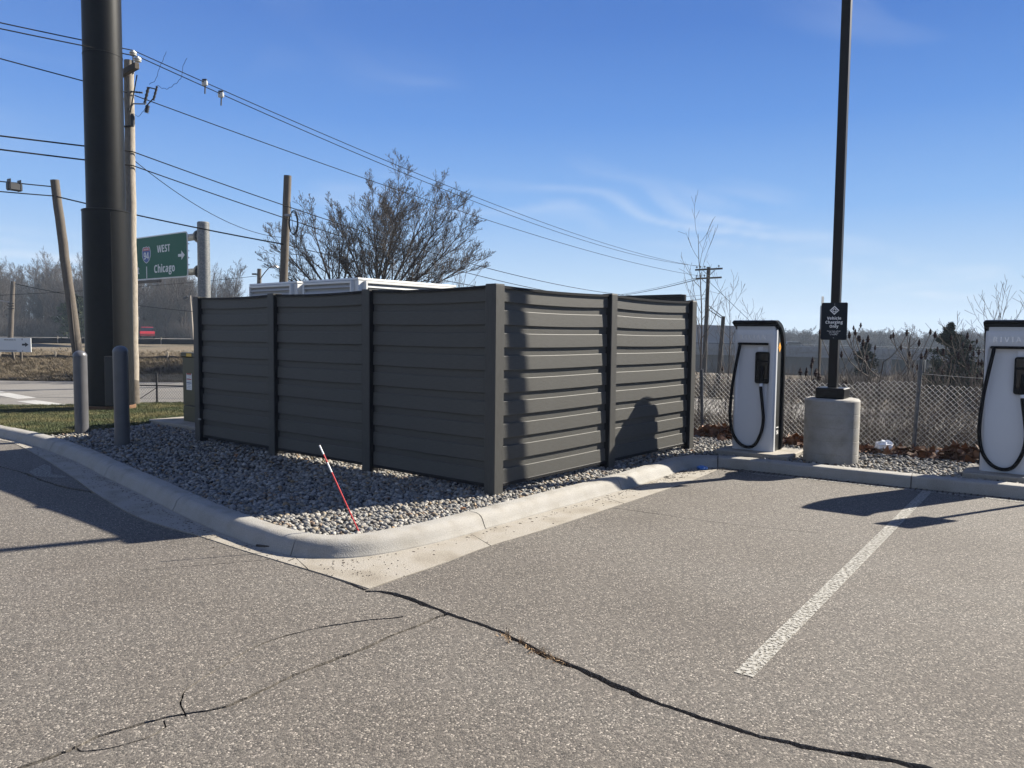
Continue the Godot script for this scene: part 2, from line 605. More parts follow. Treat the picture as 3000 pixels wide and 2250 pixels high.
	mat("silt_black", lin(0.0106, 0.0106, 0.0122), 0.7)
	mat("bag_plastic", lin(0.72, 0.73, 0.74), 0.35)
	mat("scrap_blue", lin(0.03, 0.12, 0.36), 0.5)
	mat("car_red", lin(0.35, 0.02, 0.025), 0.25)
	mat("car_silver", lin(0.266, 0.2736, 0.2812), 0.25, 0.3)
	mat("tyre", lin(0.0114, 0.0114, 0.0114), 0.8)
	mat("trailer_grey", lin(0.152, 0.1596, 0.1748), 0.5)
	m = tri(mat("bridge_concrete", lin(0.1368, 0.1414, 0.1482), 0.9), 0.2)
	m.albedo_texture = stain
	mat("dark_tar", lin(0.0456, 0.0456, 0.0456), 0.9)
	# paint, worn through to the asphalt
	for a in [["paint_worn", lin(0.282, 0.272, 0.243), 0.76], ["paint_film", lin(0.235, 0.226, 0.200), 0.36], ["paint_faint", lin(0.2128, 0.2037, 0.1824), 0.66], ["paint_road", lin(0.3496, 0.3458, 0.3306), 0.3]]:
		m = tri(mat(a[0], a[1], 0.85), 0.9)
		m.albedo_texture = noise_tex(FastNoiseLite.TYPE_SIMPLEX, 0.03, 1024, 81, [[0.0, Color(1, 1, 1, 0)], [0.32, Color(0.85, 0.84, 0.82, 0.45)], [0.5, Color(0.95, 0.95, 0.95, 0.75)], [1.0, Color(1, 1, 1, 1)]], 8)
		m.transparency = BaseMaterial3D.TRANSPARENCY_ALPHA_SCISSOR
		m.alpha_scissor_threshold = a[2]

# ---------------------------------------------------------------- ground, kerb, asphalt
func crack_strip(pts: Array, w0: float, w1: float, seed_: int, wander := 0.02) -> PackedVector2Array:
	var r := RandomNumberGenerator.new()
	r.seed = seed_
	var p := smooth_path(pts, 0.035)
	var a := PackedVector2Array()
	var b := PackedVector2Array()
	var off := 0.0
	var wv := 0.7
	for i in p.size():
		var t := (p[mini(i + 1, p.size() - 1)] - p[maxi(i - 1, 0)]).normalized()
		var nn := Vector2(t.y, -t.x)
		off = clampf(off * 0.85 + r.randf_range(-0.4, 0.4) * wander, -wander, wander)
		wv = clampf(wv + r.randf_range(-0.25, 0.25), 0.55, 1.0)
		var w := lerpf(w0, w1, float(i) / (p.size() - 1)) * wv * 0.5
		a.append(p[i] + nn * (off + w))
		b.append(p[i] + nn * (off - w))
	b.reverse()
	a.append_array(b)
	return a

func cut(polys: Array, strip: PackedVector2Array) -> Array:
	var out := []
	for p in polys:
		for q in Geometry2D.clip_polygons(p, strip):
			if not Geometry2D.is_polygon_clockwise(q) and absf(area(q)) > 0.0004:
				out.append(q)
	return out

func area(p: PackedVector2Array) -> float:
	var s := 0.0
	for i in p.size():
		s += p[i].cross(p[(i + 1) % p.size()])
	return s * 0.5

func v2(a: Array) -> Array:
	var o := []
	for k in range(0, a.size(), 2):
		o.append(Vector2(a[k], a[k + 1]))
	return o

func make_ground() -> void:
	# terrain
	var xs := []
	var zs := []
	var t := -420.0
	while t <= 420.0:
		xs.append(t)
		t += 1.5 if absf(t) < 42.0 else (5.0 if absf(t) < 110.0 else 30.0)
	t = 60.0
	while t >= -640.0:
		zs.append(t)
		t -= 10.0 if t > 0.0 else (1.2 if t > -36.0 else (5.0 if t > -130.0 else 40.0))
	var g := G.new()
	var nx := xs.size()
	var hn := FastNoiseLite.new()
	hn.seed = 4; hn.frequency = 0.35
	for z in zs:
		for x in xs:
			var bump := hn.get_noise_2d(x, z) * (0.05 if z < -25.5 and x < 0.0 else 0.03)
			if z > -17.0 or (z > -26.0 and x < 4.0): bump = minf(bump, 0.0)
			g.v.append(Vector3(x, ground_y(x, z) + bump, z))
	for j in zs.size() - 1:
		for i in nx - 1:
			var a := j * nx + i
			g.idx.append(a); g.idx.append(a + nx + 1); g.idx.append(a + 1)
			g.idx.append(a); g.idx.append(a + nx); g.idx.append(a + nx + 1)
	g.n.resize(g.v.size())
	for j in zs.size():
		for i in nx:
			var x: float = xs[i]; var z: float = zs[j]
			g.n[j * nx + i] = Vector3(ground_y(x - 0.4, z) - ground_y(x + 0.4, z), 0.8, ground_y(x, z - 0.4) - ground_y(x, z + 0.4)).normalized()
	struct("ground", g, M.dry_field)

	# kerb line and the edge of the gutter, seen from above
	kerb = smooth_path(v2([-18, -16.0, -12.5, -14.45, -9.6, -12.95, -7.87, -11.74, -6.9, -10.98, -6.0, -10.13, -5.31, -9.43, -4.6, -8.63, -3.69, -7.65, -3.1, -6.99, -2.66, -6.52, -2.2, -6.07, -1.9, -5.8, -1.62, -5.6, -1.34, -5.53, -1.05, -5.61, -0.75, -5.84, -0.45, -6.15, -0.17, -6.49, 0.27, -7.03, 1.18, -8.13, 1.85, -9.03, 2.1, -9.37, 2.34, -9.58, 2.6, -9.6, 2.97, -9.4, 3.6, -8.97, 4.42, -8.42, 5.34, -7.84, 7.2, -6.6, 10.5, -4.4]), 0.06)
	var gut := v2([-18, -15.4, -12.3, -13.9, -9.35, -12.4, -7.71, -11.42, -7.15, -11.0, -6.07, -9.86, -5.05, -8.7, -4.22, -7.72, -3.42, -6.84, -2.95, -6.43, -2.52, -6.12, -2.05, -5.74, -1.73, -5.5, -1.22, -5.12, -0.91, -4.87])
	var gut_r := v2([-0.91, -4.87, -0.77, -5.06, -0.54, -5.36, -0.17, -5.89, 0.12, -6.23, 0.45, -6.63, 1.45, -7.9, 2.0, -8.62, 2.4, -9.2])
	var ge := smooth_path(gut, 0.1)
	ge.append_array(smooth_path(gut_r, 0.1).slice(1))
	var from := 0
	for i in kerb.size():
		if kerb[i].distance_to(Vector2(2.6, -9.6)) < 0.07:
			from = i
	# gutter slabs
	var gp := PackedVector2Array(ge)
	gp.append(kerb[from])
	var back := offset_path(kerb, -0.02).slice(0, from)
	back.reverse()
	gp.append_array(back)
	if Geometry2D.is_polygon_clockwise(gp): gp.reverse()
	var parts := [gp]
	for j in [[-1.25, -5.0, -1.7, -5.75], [-0.05, -5.7, -0.5, -6.6], [1.2, -7.3, 0.75, -8.1], [-6.6, -10.1, -5.6, -10.4], [-5.0, -8.3, -4.5, -9.0], [-3.9, -7.0, -3.0, -7.3], [-9.2, -12.1, -9.8, -13.2]]:
		var d := (Vector2(j[2], j[3]) - Vector2(j[0], j[1])).normalized()
		parts = cut(parts, crack_strip([Vector2(j[0], j[1]) - d * 0.1, Vector2(j[2], j[3]) + d * 0.1], 0.009, 0.009, 5, 0.002))
	var gn := Node3D.new()
	gn.name = "gutter"
	add_child(gn)
	gn.set_meta("kind", "structure")
	for p in parts:
		var s := G.new()
		s.slab(p, 0.004, 0.08)
		obj("gutter_slab", s, M.gutter_concrete, gn)

	# kerb sections between joints
	var kn := Node3D.new()
	kn.name = "kerb"
	add_child(kn)
	kn.set_meta("kind", "structure")
	var joints := [0]
	for j in [Vector2(-9.6, -12.95), Vector2(-6.3, -10.4), Vector2(-4.6, -8.63), Vector2(-3.1, -6.99), Vector2(-1.62, -5.6), Vector2(-0.2, -6.46), Vector2(1.18, -8.13), Vector2(2.6, -9.6), Vector2(4.42, -8.42), Vector2(6.6, -7.0)]:
		var best := 0
		for i in kerb.size():
			if kerb[i].distance_to(j) < kerb[best].distance_to(j): best = i
		joints.append(best)
	joints.append(kerb.size() - 1)
	for q in joints.size() - 1:
		var seg := kerb.slice(joints[q], joints[q + 1] + 1)
		# open the joint a little at both ends
		seg[0] = seg[0].move_toward(seg[1], 0.005)
		seg[seg.size() - 1] = seg[seg.size() - 1].move_toward(seg[seg.size() - 2], 0.005)
		var square := q >= 8
		var prof := []
		if square:
			prof = [[0.0, -0.1], [0.0, 0.0], [-0.012, 0.105], [-0.02, 0.122], [-0.035, 0.132], [-0.16, 0.137], [-0.18, 0.128], [-0.185, 0.0], [-0.185, -0.1]]
		else:
			prof = [[0.02, -0.1], [0.02, 0.0], [0.004, 0.012], [-0.012, 0.045], [-0.026, 0.078], [-0.043, 0.1], [-0.068, 0.117], [-0.1, 0.126], [-0.185, 0.128], [-0.203, 0.12], [-0.21, 0.1], [-0.21, -0.1]]
		var s := G.new()
		var rn := FastNoiseLite.new()
		rn.seed = 90 + q; rn.frequency = 0.9
		var np := prof.size()
		for i in seg.size():
			var tt := (seg[mini(i + 1, seg.size() - 1)] - seg[maxi(i - 1, 0)]).normalized()
			var nn := Vector2(tt.y, -tt.x) * -1.0      # towards the asphalt
			var wob := rn.get_noise_1d(i * 0.35) * 0.006
			for k in np:
				var d: float = prof[k][0] + wob
				var y: float = prof[k][1] + (rn.get_noise_2d(i * 0.3, k * 3.0) * 0.004 if prof[k][1] > 0.05 else 0.0)
				s.v.append(Vector3(seg[i].x + nn.x * d, y, seg[i].y + nn.y * d))
		# normals from the rings
		for i in seg.size():
			for k in np:
				var a := s.v[i * np + mini(k + 1, np - 1)] - s.v[i * np + maxi(k - 1, 0)]
				var b := s.v[mini(i + 1, seg.size() - 1) * np + k] - s.v[maxi(i - 1, 0) * np + k]
				s.n.append(a.cross(b).normalized())
		var mid := s.v[np / 2]
		var flip := s.n[np * 3 / 4].y < 0.0
		if flip:
			for k in s.n.size(): s.n[k] = -s.n[k]
		for i in seg.size() - 1:
			for k in np - 1:
				var a := i * np + k
				for w in [[a, a + 1, a + np + 1], [a, a + np + 1, a + np]]:
					var m := (s.v[w[2]] - s.v[w[0]]).cross(s.v[w[1]] - s.v[w[0]])
					if m.dot(s.n[w[0]] + s.n[w[1]] + s.n[w[2]]) < 0.0:
						s.idx.append(w[0]); s.idx.append(w[2]); s.idx.append(w[1])
					else:
						s.idx.append(w[0]); s.idx.append(w[1]); s.idx.append(w[2])
		for e in [0, seg.size() - 1]:
			var other: int = 1 if e == 0 else seg.size() - 2
			var out := s.v[e * np] - s.v[other * np]
			var cen := Vector3.ZERO
			for k in np: cen += s.v[e * np + k] / np
			for k in np:
				s.tri_o(cen, s.v[e * np + k], s.v[e * np + (k + 1) % np], out)
		obj("kerb_section", s, M.kerb_concrete, kn)

	# asphalt, split by its cracks down to the dark base
	var lot := PackedVector2Array(ge)
	lot.append_array(kerb.slice(from))
	lot.append_array(PackedVector2Array([Vector2(40, 15), Vector2(40, 45), Vector2(-45, 45), Vector2(-45, -15.4)]))
	if Geometry2D.is_polygon_clockwise(lot): lot.reverse()
	var polys := [lot]
	polys = cut(polys, crack_strip(v2([-0.93, -4.83, -0.73, -4.78, -0.37, -4.44, -0.04, -4.16, 0.22, -3.83, 0.5, -3.54, 0.71, -3.33, 0.95, -3.14, 1.25, -2.98, 1.6, -2.85, 2.4, -2.5, 6, -1.2, 14, 1, 41, 6]), 0.05, 0.085, 1, 0.02))
	polys = cut(polys, crack_strip(v2([-0.36, -4.45, -0.6, -4.15, -0.82, -3.87, -1.01, -3.64, -1.14, -3.45, -1.27, -3.28, -1.39, -3.22, -1.53, -3.14, -1.66, -3.03, -1.72, -2.94, -1.83, -2.81, -2.4, -2.2, -5, 0, -46, 12]), 0.030, 0.038, 2, 0.016))
	polys = cut(polys, crack_strip(v2([-1.385, -3.2, -1.46, -3.34, -1.48, -3.48, -1.41, -3.72, -1.3, -4.0, -0.99, -4.25, -0.62, -4.39]), 0.010, 0.020, 3, 0.012))
	polys = cut(polys, crack_strip(v2([-1.73, -2.95, -1.68, -2.915, -1.58, -2.94, -1.47, -3.02, -1.43, -3.11, -1.465, -3.165]), 0.020, 0.007, 4, 0.010))
	polys = cut(polys, crack_strip(v2([-1.72, -5.51, -2.1, -5.37, -2.52, -5.23]), 0.012, 0.006, 5, 0.006))
	polys = cut(polys, crack_strip(v2([-8.6, -11.0, -6.13, -9.15, -5.6, -8.78, -5.18, -8.39, -4.7, -8.0, -4.15, -7.68]), 0.02, 0.05, 6, 0.02))
	polys = cut(polys, crack_strip(v2([0.93, -7.26, 1.03, -7.25, 1.4, -7.02, 1.9, -6.72, 2.6, -6.4]), 0.013, 0.006, 7, 0.008))
	polys = cut(polys, crack_strip(v2([-0.5, -5.33, 0.1, -5.05, 0.9, -4.9]), 0.009, 0.005, 8, 0.006))
	polys = cut(polys, crack_strip(v2([-18, -15.4, -12.3, -13.9, -9.35, -12.4, -7.71, -11.42, -7.15, -11.0, -6.07, -9.86, -5.05, -8.7, -4.22, -7.72, -3.42, -6.84, -2.95, -6.43, -2.52, -6.12, -2.05, -5.74, -1.73, -5.5, -1.22, -5.12, -0.93, -4.85]), 0.022, 0.028, 9, 0.005))
	polys = cut(polys, crack_strip(gut_r, 0.012, 0.006, 10, 0.004))
	var an := Node3D.new()
	an.name = "parking_lot"
	add_child(an)
	an.set_meta("kind", "structure")
	for p in polys:
		var s := G.new()
		s.slab(p, 0.0, 0.09)
		obj("asphalt_slab", s, M.asphalt, an)
	var base := G.new()
	base.slab(PackedVector2Array([Vector2(-50, -16.5), Vector2(-50, 48), Vector2(45, 48), Vector2(45, 10), Vector2(9, -5.6), Vector2(2.6, -9.9), Vector2(-1.2, -6.0), Vector2(-9, -13.0)]), -0.055, 0.0)
	obj("crack_base", base, M.crack_dirt, an)

	# painted lines
	var ln := G.new()
	var a := Vector2(1.145, -3.66); var b := Vector2(4.51, -8.245)
	var d2 := (b - a).normalized(); var n2 := Vector2(d2.y, -d2.x)
	ln.slab(PackedVector2Array([a + n2 * 0.047, b + n2 * 0.047, b - n2 * 0.047, a - n2 * 0.047]), 0.0020, 0.0)
	tag(struct("bay_line", ln, M.paint_film), "worn white line between two parking bays")
	ln = G.new()
	ln.slab(PackedVector2Array([a + n2 * 0.046, b + n2 * 0.046, b - n2 * 0.046, a - n2 * 0.046]), 0.0036, 0.0)
	tag(struct("bay_line_paint", ln, M.paint_worn), "brighter unworn paint left on the parking bay line")
	ln = G.new()
	ln.slab(offset_strip([Vector2(2.9, -9.2), Vector2(3.62, -8.78), Vector2(5.27, -7.68), Vector2(9.0, -5.2)], 0.04), 0.0035, 0.0)
	tag(struct("edge_line", ln, M.paint_faint), "thin faint white line along the kerb")
	ln = G.new()
	ln.slab(PackedVector2Array([Vector2(-5.73, -9.36), Vector2(-5.56, -9.2), Vector2(-5.26, -8.72), Vector2(-4.98, -8.55), Vector2(-5.02, -8.49), Vector2(-5.36, -8.58), Vector2(-5.6, -8.85)]), 0.0035, 0.0)
	tag(struct("arrow_mark", ln, M.paint_faint), "remains of a white painted arrow by the gutter")

	# planting bed and lawn
	var kb := offset_path(kerb, 0.2)
	var cutat := 0
	var endat := 0
	for i in kb.size():
		if kb[i].distance_to(Vector2(-6.75, -11.15)) < kb[cutat].distance_to(Vector2(-6.75, -11.15)): cutat = i
	bed_poly = kb.slice(cutat)
	bed_poly.append_array(PackedVector2Array([Vector2(11.3, -5.6), Vector2(LINK0.x + LINKD.x * 9 + 0.12, LINK0.z + LINKD.z * 9 - 0.15), Vector2(LINK0.x + 0.12, LINK0.z - 0.15), Vector2(0.6, -14.9), Vector2(-3.2, -14.6), Vector2(-5.95, -13.0)]))
	lawn_poly = kb.slice(0, cutat + 1)
	lawn_poly.append_array(PackedVector2Array([Vector2(-5.95, -13.0), Vector2(-3.2, -14.6), Vector2(0.6, -14.9), Vector2(1.0, -16.6), Vector2(-6.9, -16.5), Vector2(-7.6, -16.4), Vector2(-8.7, -15.85), Vector2(-10, -15.55), Vector2(-13, -15.5), Vector2(-17.8, -16.3)]))
	var s1 := G.new()
	s1.slab(bed_poly, 0.078, 0.1)
	struct("planting_bed", s1, M.soil)
	s1 = G.new()
	s1.slab(lawn_poly, 0.1, 0.1)
	struct("lawn", s1, M.lawn)

func offset_strip(pts: Array, half: float) -> PackedVector2Array:
	var p := PackedVector2Array(pts)
	var a := offset_path(p, half)
	var b := offset_path(p, -half)
	b.reverse()
	a.append_array(b)
	return a

# ---------------------------------------------------------------- gravel and grass
func pebble_mesh(seed_: int, flat_: float) -> ArrayMesh:
	var r := RandomNumberGenerator.new()
	r.seed = seed_
	var vs := [Vector3(1, 0, 0), Vector3(-1, 0, 0), Vector3(0, 1, 0), Vector3(0, -1, 0), Vector3(0, 0, 1), Vector3(0, 0, -1)]
	var fs := [[0, 2, 4], [4, 2, 1], [1, 2, 5], [5, 2, 0], [4, 3, 0], [1, 3, 4], [5, 3, 1], [0, 3, 5]]
	for lvl in 2:
		var nf := []
		var mids := {}
		for f in fs:
			var q := []
			for e in 3:
				var i: int = f[e]; var j: int = f[(e + 1) % 3]
				var key := mini(i, j) * 10000 + maxi(i, j)
				if not mids.has(key):
					mids[key] = vs.size()
					vs.append((vs[i] + vs[j]).normalized())
				q.append(mids[key])
			nf.append([f[0], q[0], q[2]]); nf.append([q[0], f[1], q[1]]); nf.append([q[2], q[1], f[2]]); nf.append([q[0], q[1], q[2]])
		fs = nf
	var nz := FastNoiseLite.new()
	nz.seed = seed_; nz.frequency = 0.7
	var g := G.new()
	var sc := Vector3(1.0, flat_, r.randf_range(0.66, 0.95))
	for p in vs:
		var k := 1.0 + nz.get_noise_3dv(p) * 0.45
		g.v.append(p * sc * k)
	g.n.resize(g.v.size())
	for f in fs:
		var m: Vector3 = (g.v[f[1]] - g.v[f[0]]).cross(g.v[f[2]] - g.v[f[0]])
		if m.dot(g.v[f[0]]) < 0.0:
			m = -m
			g.idx.append(f[0]); g.idx.append(f[1]); g.idx.append(f[2])
		else:
			g.idx.append(f[0]); g.idx.append(f[2]); g.idx.append(f[1])
		for e in f: g.n[e] += m
	for i in g.n.size(): g.n[i] = g.n[i].normalized()
	return g.mesh()

func scatter(called: String, mesh: Mesh, m: Material, xfs: Array, cols: Array, label: String, category: String) -> void:
	var mm := MultiMesh.new()
	mm.transform_format = MultiMesh.TRANSFORM_3D
	mm.use_colors = true
	mm.mesh = mesh
	mm.instance_count = xfs.size()
	for i in xfs.size():
		mm.set_instance_transform(i, xfs[i])
		mm.set_instance_color(i, Color(cols[i].r * 0.78, cols[i].g * 0.78, cols[i].b * 0.78))
	var o := MultiMeshInstance3D.new()
	o.multimesh = mm
	o.material_override = m
	o.name = numbered(called)
	add_child(o)
	tag(o, label, category, "", "stuff")

func in_bed(p: Vector2) -> bool:
	return Geometry2D.is_point_in_polygon(p, bed_poly)

func make_gravel() -> void:
	var palette := [[Color(0.34, 0.33, 0.31), 5.0], [Color(0.46, 0.44, 0.40), 4.0], [Color(0.24, 0.235, 0.225), 4.0], [Color(0.145, 0.14, 0.135), 2.5], [Color(0.56, 0.54, 0.50), 2.0], [Color(0.40, 0.33, 0.23), 1.6], [Color(0.30, 0.21, 0.14), 0.9], [Color(0.42, 0.29, 0.16), 0.4], [Color(0.07, 0.065, 0.06), 0.7], [Color(0.30, 0.32, 0.33), 1.8]]
	var sum := 0.0
	for p in palette: sum += p[1]
	var meshes := []
	for k in 6: meshes.append(pebble_mesh(100 + k, [0.55, 0.65, 0.72, 0.5, 0.8, 0.6][k]))
	var xfs := [[], [], [], [], [], []]
	var cols := [[], [], [], [], [], []]
	var lo := Vector2(-7.0, -14.9); var hi := Vector2(9.0, -5.3)
	var step := 0.031
	var z := lo.y
	while z < hi.y:
		var x := lo.x
		while x < hi.x:
			var far := Vector2(x, z).length()
			var st := step * (1.0 if far < 9.0 else 1.25)
			x += st
			var p := Vector2(x + rng.randf_range(-0.5, 0.5) * st, z + rng.randf_range(-0.5, 0.5) * st)
			if not in_bed(p): continue
			# inside the enclosure only a band along the fence can be seen under it
			var q := Vector3(p.x, 0, p.y) - CORNER
			if q.dot(RD) > 0.35 and q.dot(LD) > 0.35 and q.dot(LD) < 5.6 and q.dot(RD) < 5.0: continue
			if far >= 9.0 and rng.randf() < 0.36: continue
			var k := rng.randi() % 6
			var s := rng.randf_range(0.014, 0.027) * (1.25 if rng.randf() < 0.1 else 1.0)
			var b := Basis.from_euler(Vector3(rng.randf_range(-0.5, 0.5), rng.randf() * TAU, rng.randf_range(-0.5, 0.5))).scaled(Vector3.ONE * s)
			xfs[k].append(Transform3D(b, Vector3(p.x, 0.084 + rng.randf_range(0.0, 0.026), p.y)))
			var t := rng.randf() * sum
			var c: Color = palette[0][0]
			for w in palette:
				t -= w[1]
				if t <= 0.0:
					c = w[0]
					break
			var br := rng.randf_range(0.8, 1.18) * 0.7
			cols[k].append(Color(c.r * br, c.g * br, c.b * br))
		z += step
	for k in 6:
		scatter("gravel", meshes[k], M.pebble, xfs[k], cols[k], "rounded grey and tan river gravel filling the bed round the screen fence", "gravel")

func blade_mesh(h: float, w: float, n: int, seed_: int, spread: float, lean: float) -> ArrayMesh:
	var r := RandomNumberGenerator.new()
	r.seed = seed_
	var g := G.new()
	for i in n:
		var a := r.randf() * TAU
		var o := Vector3(cos(a), 0, sin(a)) * r.randf() * spread
		var d := Vector3(cos(a + 0.7), 0, sin(a + 0.7))
		var s := Vector3(-d.z, 0, d.x) * w * 0.5
		var hh := h * r.randf_range(0.6, 1.1)
		var p1 := o + Vector3(0, hh * 0.6, 0) + d * hh * lean * 0.35
		var p2 := o + Vector3(0, hh * r.randf_range(0.75, 1.0), 0) + d * hh * lean
		g.quad_o(o - s, o + s, p1 + s * 0.8, p1 - s * 0.8, d)
		g.tri_o(p1 - s * 0.8, p1 + s * 0.8, p2, d)
	return g.mesh()

func make_lawn() -> void:
	var xfs := []
	var cols := []
	var turf := FastNoiseLite.new()
	turf.seed = 12; turf.frequency = 0.9
	while xfs.size() < 26000:
		var p := Vector2(rng.randf_range(-14.0, -2.0), rng.randf_range(-16.6, -10.8))
		if not Geometry2D.is_point_in_polygon(p, lawn_poly): continue
		var s := rng.randf_range(0.7, 1.25)
		xfs.append(Transform3D(Basis(Vector3.UP, rng.randf() * TAU).scaled(Vector3.ONE * s), Vector3(p.x, 0.098, p.y)))
		var dry := clampf(turf.get_noise_2dv(p) * 1.3 + 0.25 + rng.randf_range(-0.2, 0.3), 0.0, 1.0)
		cols.append(Color(0.046, 0.062, 0.014).lerp(Color(0.15, 0.13, 0.048), dry))
	scatter("grass", blade_mesh(0.045, 0.006, 7, 9, 0.035, 0.6), M.blade, xfs, cols, "short mown green lawn grass between the kerb and the road", "grass")
	xfs = []
	cols = []
	while xfs.size() < 24000:
		var z := -24.9 - 14.0 * rng.randf() * rng.randf()
		var x := rng.randf_range(-30.0, 2.0) * (1.0 + (-z - 25.0) * 0.03)
		xfs.append(Transform3D(Basis(Vector3.UP, rng.randf() * TAU).scaled(Vector3(1.0, rng.randf_range(0.5, 1.3), 1.0)), Vector3(x, ground_y(x, z) - 0.03, z)))
		var c := Color(0.20, 0.158, 0.098).lerp(Color(0.105, 0.08, 0.05), rng.randf())
		cols.append(c)
	scatter("dry_grass", blade_mesh(0.2, 0.012, 9, 19, 0.12, 1.1), M.straw, xfs, cols, "tan winter grass on the bank beyond the road", "grass")
	xfs = []
	cols = []
	while xfs.size() < 16000:
		var s := rng.randf_range(0.5, 26.0)
		var u := rng.randf_range(-8.0, 26.0)
		var p := LINK0 + Vector3(0.617, 0, -0.787) * s + LINKD * (u + s * 0.35)
		xfs.append(Transform3D(Basis(Vector3.UP, rng.randf() * TAU).scaled(Vector3(1.3, rng.randf_range(0.6, 1.8), 1.3)), Vector3(p.x, ground_y(p.x, p.z) - 0.03, p.z)))
		cols.append(Color(0.13, 0.107, 0.074).lerp(Color(0.065, 0.054, 0.04), rng.randf()))
	scatter("weedy_grass", blade_mesh(0.28, 0.010, 8, 29, 0.14, 0.7), M.straw, xfs, cols, "rough tan grass on the slope beyond the chain link fence", "grass")

# ---------------------------------------------------------------- screen fence
func board_shape(len_: float, h: float, proud: bool, sag: float, bow: float) -> G:
	# a board along x, its lower edge at y = 0; proud boards stand out and lean a little, their lip catches the sun
	var prof := []
	if proud:
		prof = [[-0.010, 0.003], [0.0155, 0.0], [0.0185, 0.005], [0.0170, h * 0.35], [0.0150, h * 0.7], [0.0135, h - 0.004], [0.0115, h - 0.0005], [-0.010, h]]
	else:
		prof = [[-0.022, -0.03], [-0.0045, -0.03], [-0.0030, h * 0.5], [-0.0045, h + 0.03], [-0.022, h + 0.03]]
	var g := G.new()
	var ns := 8
	var np := prof.size()
	for k in np:
		var p0: Array = prof[k]
		var p1: Array = prof[(k + 1) % np]
		var nn := Vector3(0, -(p1[0] - p0[0]), p1[1] - p0[1]).normalized()
		if k == np - 1: nn = Vector3(0, 0, -1)
		for i in ns:
			var q := []
			for w in [[p0, i], [p0, i + 1], [p1, i + 1], [p1, i]]:
				var t := float(w[1]) / ns
				var arc := 4.0 * t * (1.0 - t)
				q.append(Vector3(len_ * t, w[0][1] - sag * arc, w[0][0] + bow * arc))
			g.quad_o(q[0], q[1], q[2], q[3], nn)
	for e in [0.0, len_]:
		for k in range(1, np - 1):
			g.tri_o(Vector3(e, prof[0][1], prof[0][0]), Vector3(e, prof[k][1], prof[k][0]), Vector3(e, prof[k + 1][1], prof[k + 1][0]), Vector3(e - len_ * 0.5, 0, 0))
	return g

func make_screen_fence() -> void:
	var f := thing("screen_fence", "charcoal horizontal board screen fence standing in the gravel bed", "fence", CORNER)
	var walls := [[RD, Vector3(0.7733, 0, 0.634), WR, 2], [LD, Vector3(-0.634, 0, 0.7733), WL, 3]]
	# the corner post and the posts between bays
	var posts := [[Vector3.ZERO, Basis(RD, Vector3.UP, RD.cross(Vector3.UP))]]
	for w in walls:
		for k in range(1, w[3] + 1):
			posts.append([(w[0] as Vector3) * w[2] * k, Basis(w[0], Vector3.UP, (w[0] as Vector3).cross(Vector3.UP))])
	for p in posts:
		var g := G.new()
		var corner: bool = p[0] == Vector3.ZERO
		var wd := 0.135 if corner else 0.127
		g.box(Transform3D(p[1], (p[0] as Vector3) + Vector3(0, 1.08, 0)), Vector3(wd, 2.08, wd if corner else 0.135), 0.006)
		g.box(Transform3D(p[1], (p[0] as Vector3) + Vector3(0, 2.122, 0)), Vector3(wd - 0.004, 0.008, (wd if corner else 0.135) - 0.004), 0.003)
		var pst := obj("post", g, M.fence_post, f)
		if not corner:
			g = G.new()
			g.box(Transform3D(p[1], (p[0] as Vector3) + Vector3(0, 1.075, 0)), Vector3(wd + 0.010, 2.07, 0.123), 0.002)
			obj("channel", g, M.rail_black, pst)
	var pitch := 0.2212
	var y0 := 0.192
	for wi in 2:
		var dir: Vector3 = walls[wi][0]
		var out: Vector3 = walls[wi][1]
		var span: float = walls[wi][2]
		for bay in walls[wi][3]:
			var panel := Node3D.new()
			panel.name = "panel"
			f.add_child(panel, true)
			var len_ := span - 0.145
			var b := Basis(dir, Vector3.UP, out)
			panel.transform = Transform3D(b, dir * (span * bay + 0.0725))
			for k in 9:
				var sag := 0.004 + (0.014 if wi == 0 else 0.010) * sm(4.0, 9.0, k) + rng.randf_range(-0.002, 0.002)
				var g := board_shape(len_, 0.142, true, sag, rng.randf_range(-0.004, 0.004))
				obj("board", g, M.fence_board, panel).position = Vector3(0, y0 + k * pitch, 0)
				if k < 8:
					g = board_shape(len_ + 0.02, pitch - 0.142, false, sag, 0.0)
					obj("board", g, M.fence_board, panel).position = Vector3(-0.01, y0 + k * pitch + 0.142, 0)
			var r := G.new()
			var ns := 8
			for i in ns:
				var t0 := float(i) / ns; var t1 := float(i + 1) / ns
				var ya := -0.016 * 4.0 * t0 * (1.0 - t0); var yb := -0.016 * 4.0 * t1 * (1.0 - t1)
				var top := 2.116
				var A := Vector3(len_ * t0, top + ya, 0.0); var B := Vector3(len_ * t1, top + yb, 0.0)
				var zz := Vector3(0, 0, 0.036); var hh := Vector3(0, -0.026, 0)
				r.quad_o(A - zz, B - zz, B + zz, A + zz, Vector3.UP)
				r.quad_o(A + zz, B + zz, B + zz + hh, A + zz + hh, Vector3(0, 0, 1))
				r.quad_o(A - zz, B - zz, B - zz + hh, A - zz + hh, Vector3(0, 0, -1))
				r.quad_o(A - zz + hh, B - zz + hh, B + zz + hh, A + zz + hh, Vector3.DOWN)
			obj("top_rail", r, M.rail_black, panel)
			r = G.new()
			r.box(Transform3D(Basis(), Vector3(len_ * 0.5, 0.18, 0.0)), Vector3(len_, 0.034, 0.05), 0.003)
			obj("bottom_rail", r, M.rail_black, panel)
	# small hinge plate near the foot of the end post
	var h := G.new()
	h.box(Transform3D(Basis(LD, Vector3.UP, Vector3(-0.634, 0, 0.7733)), LD * (WL * 3 - 0.08) + Vector3(-0.634, 0, 0.7733) * 0.074 + Vector3(0, 0.42, 0)), Vector3(0.07, 0.02, 0.012), 0.002)
	obj("latch_plate", h, M.steel_grey, f)

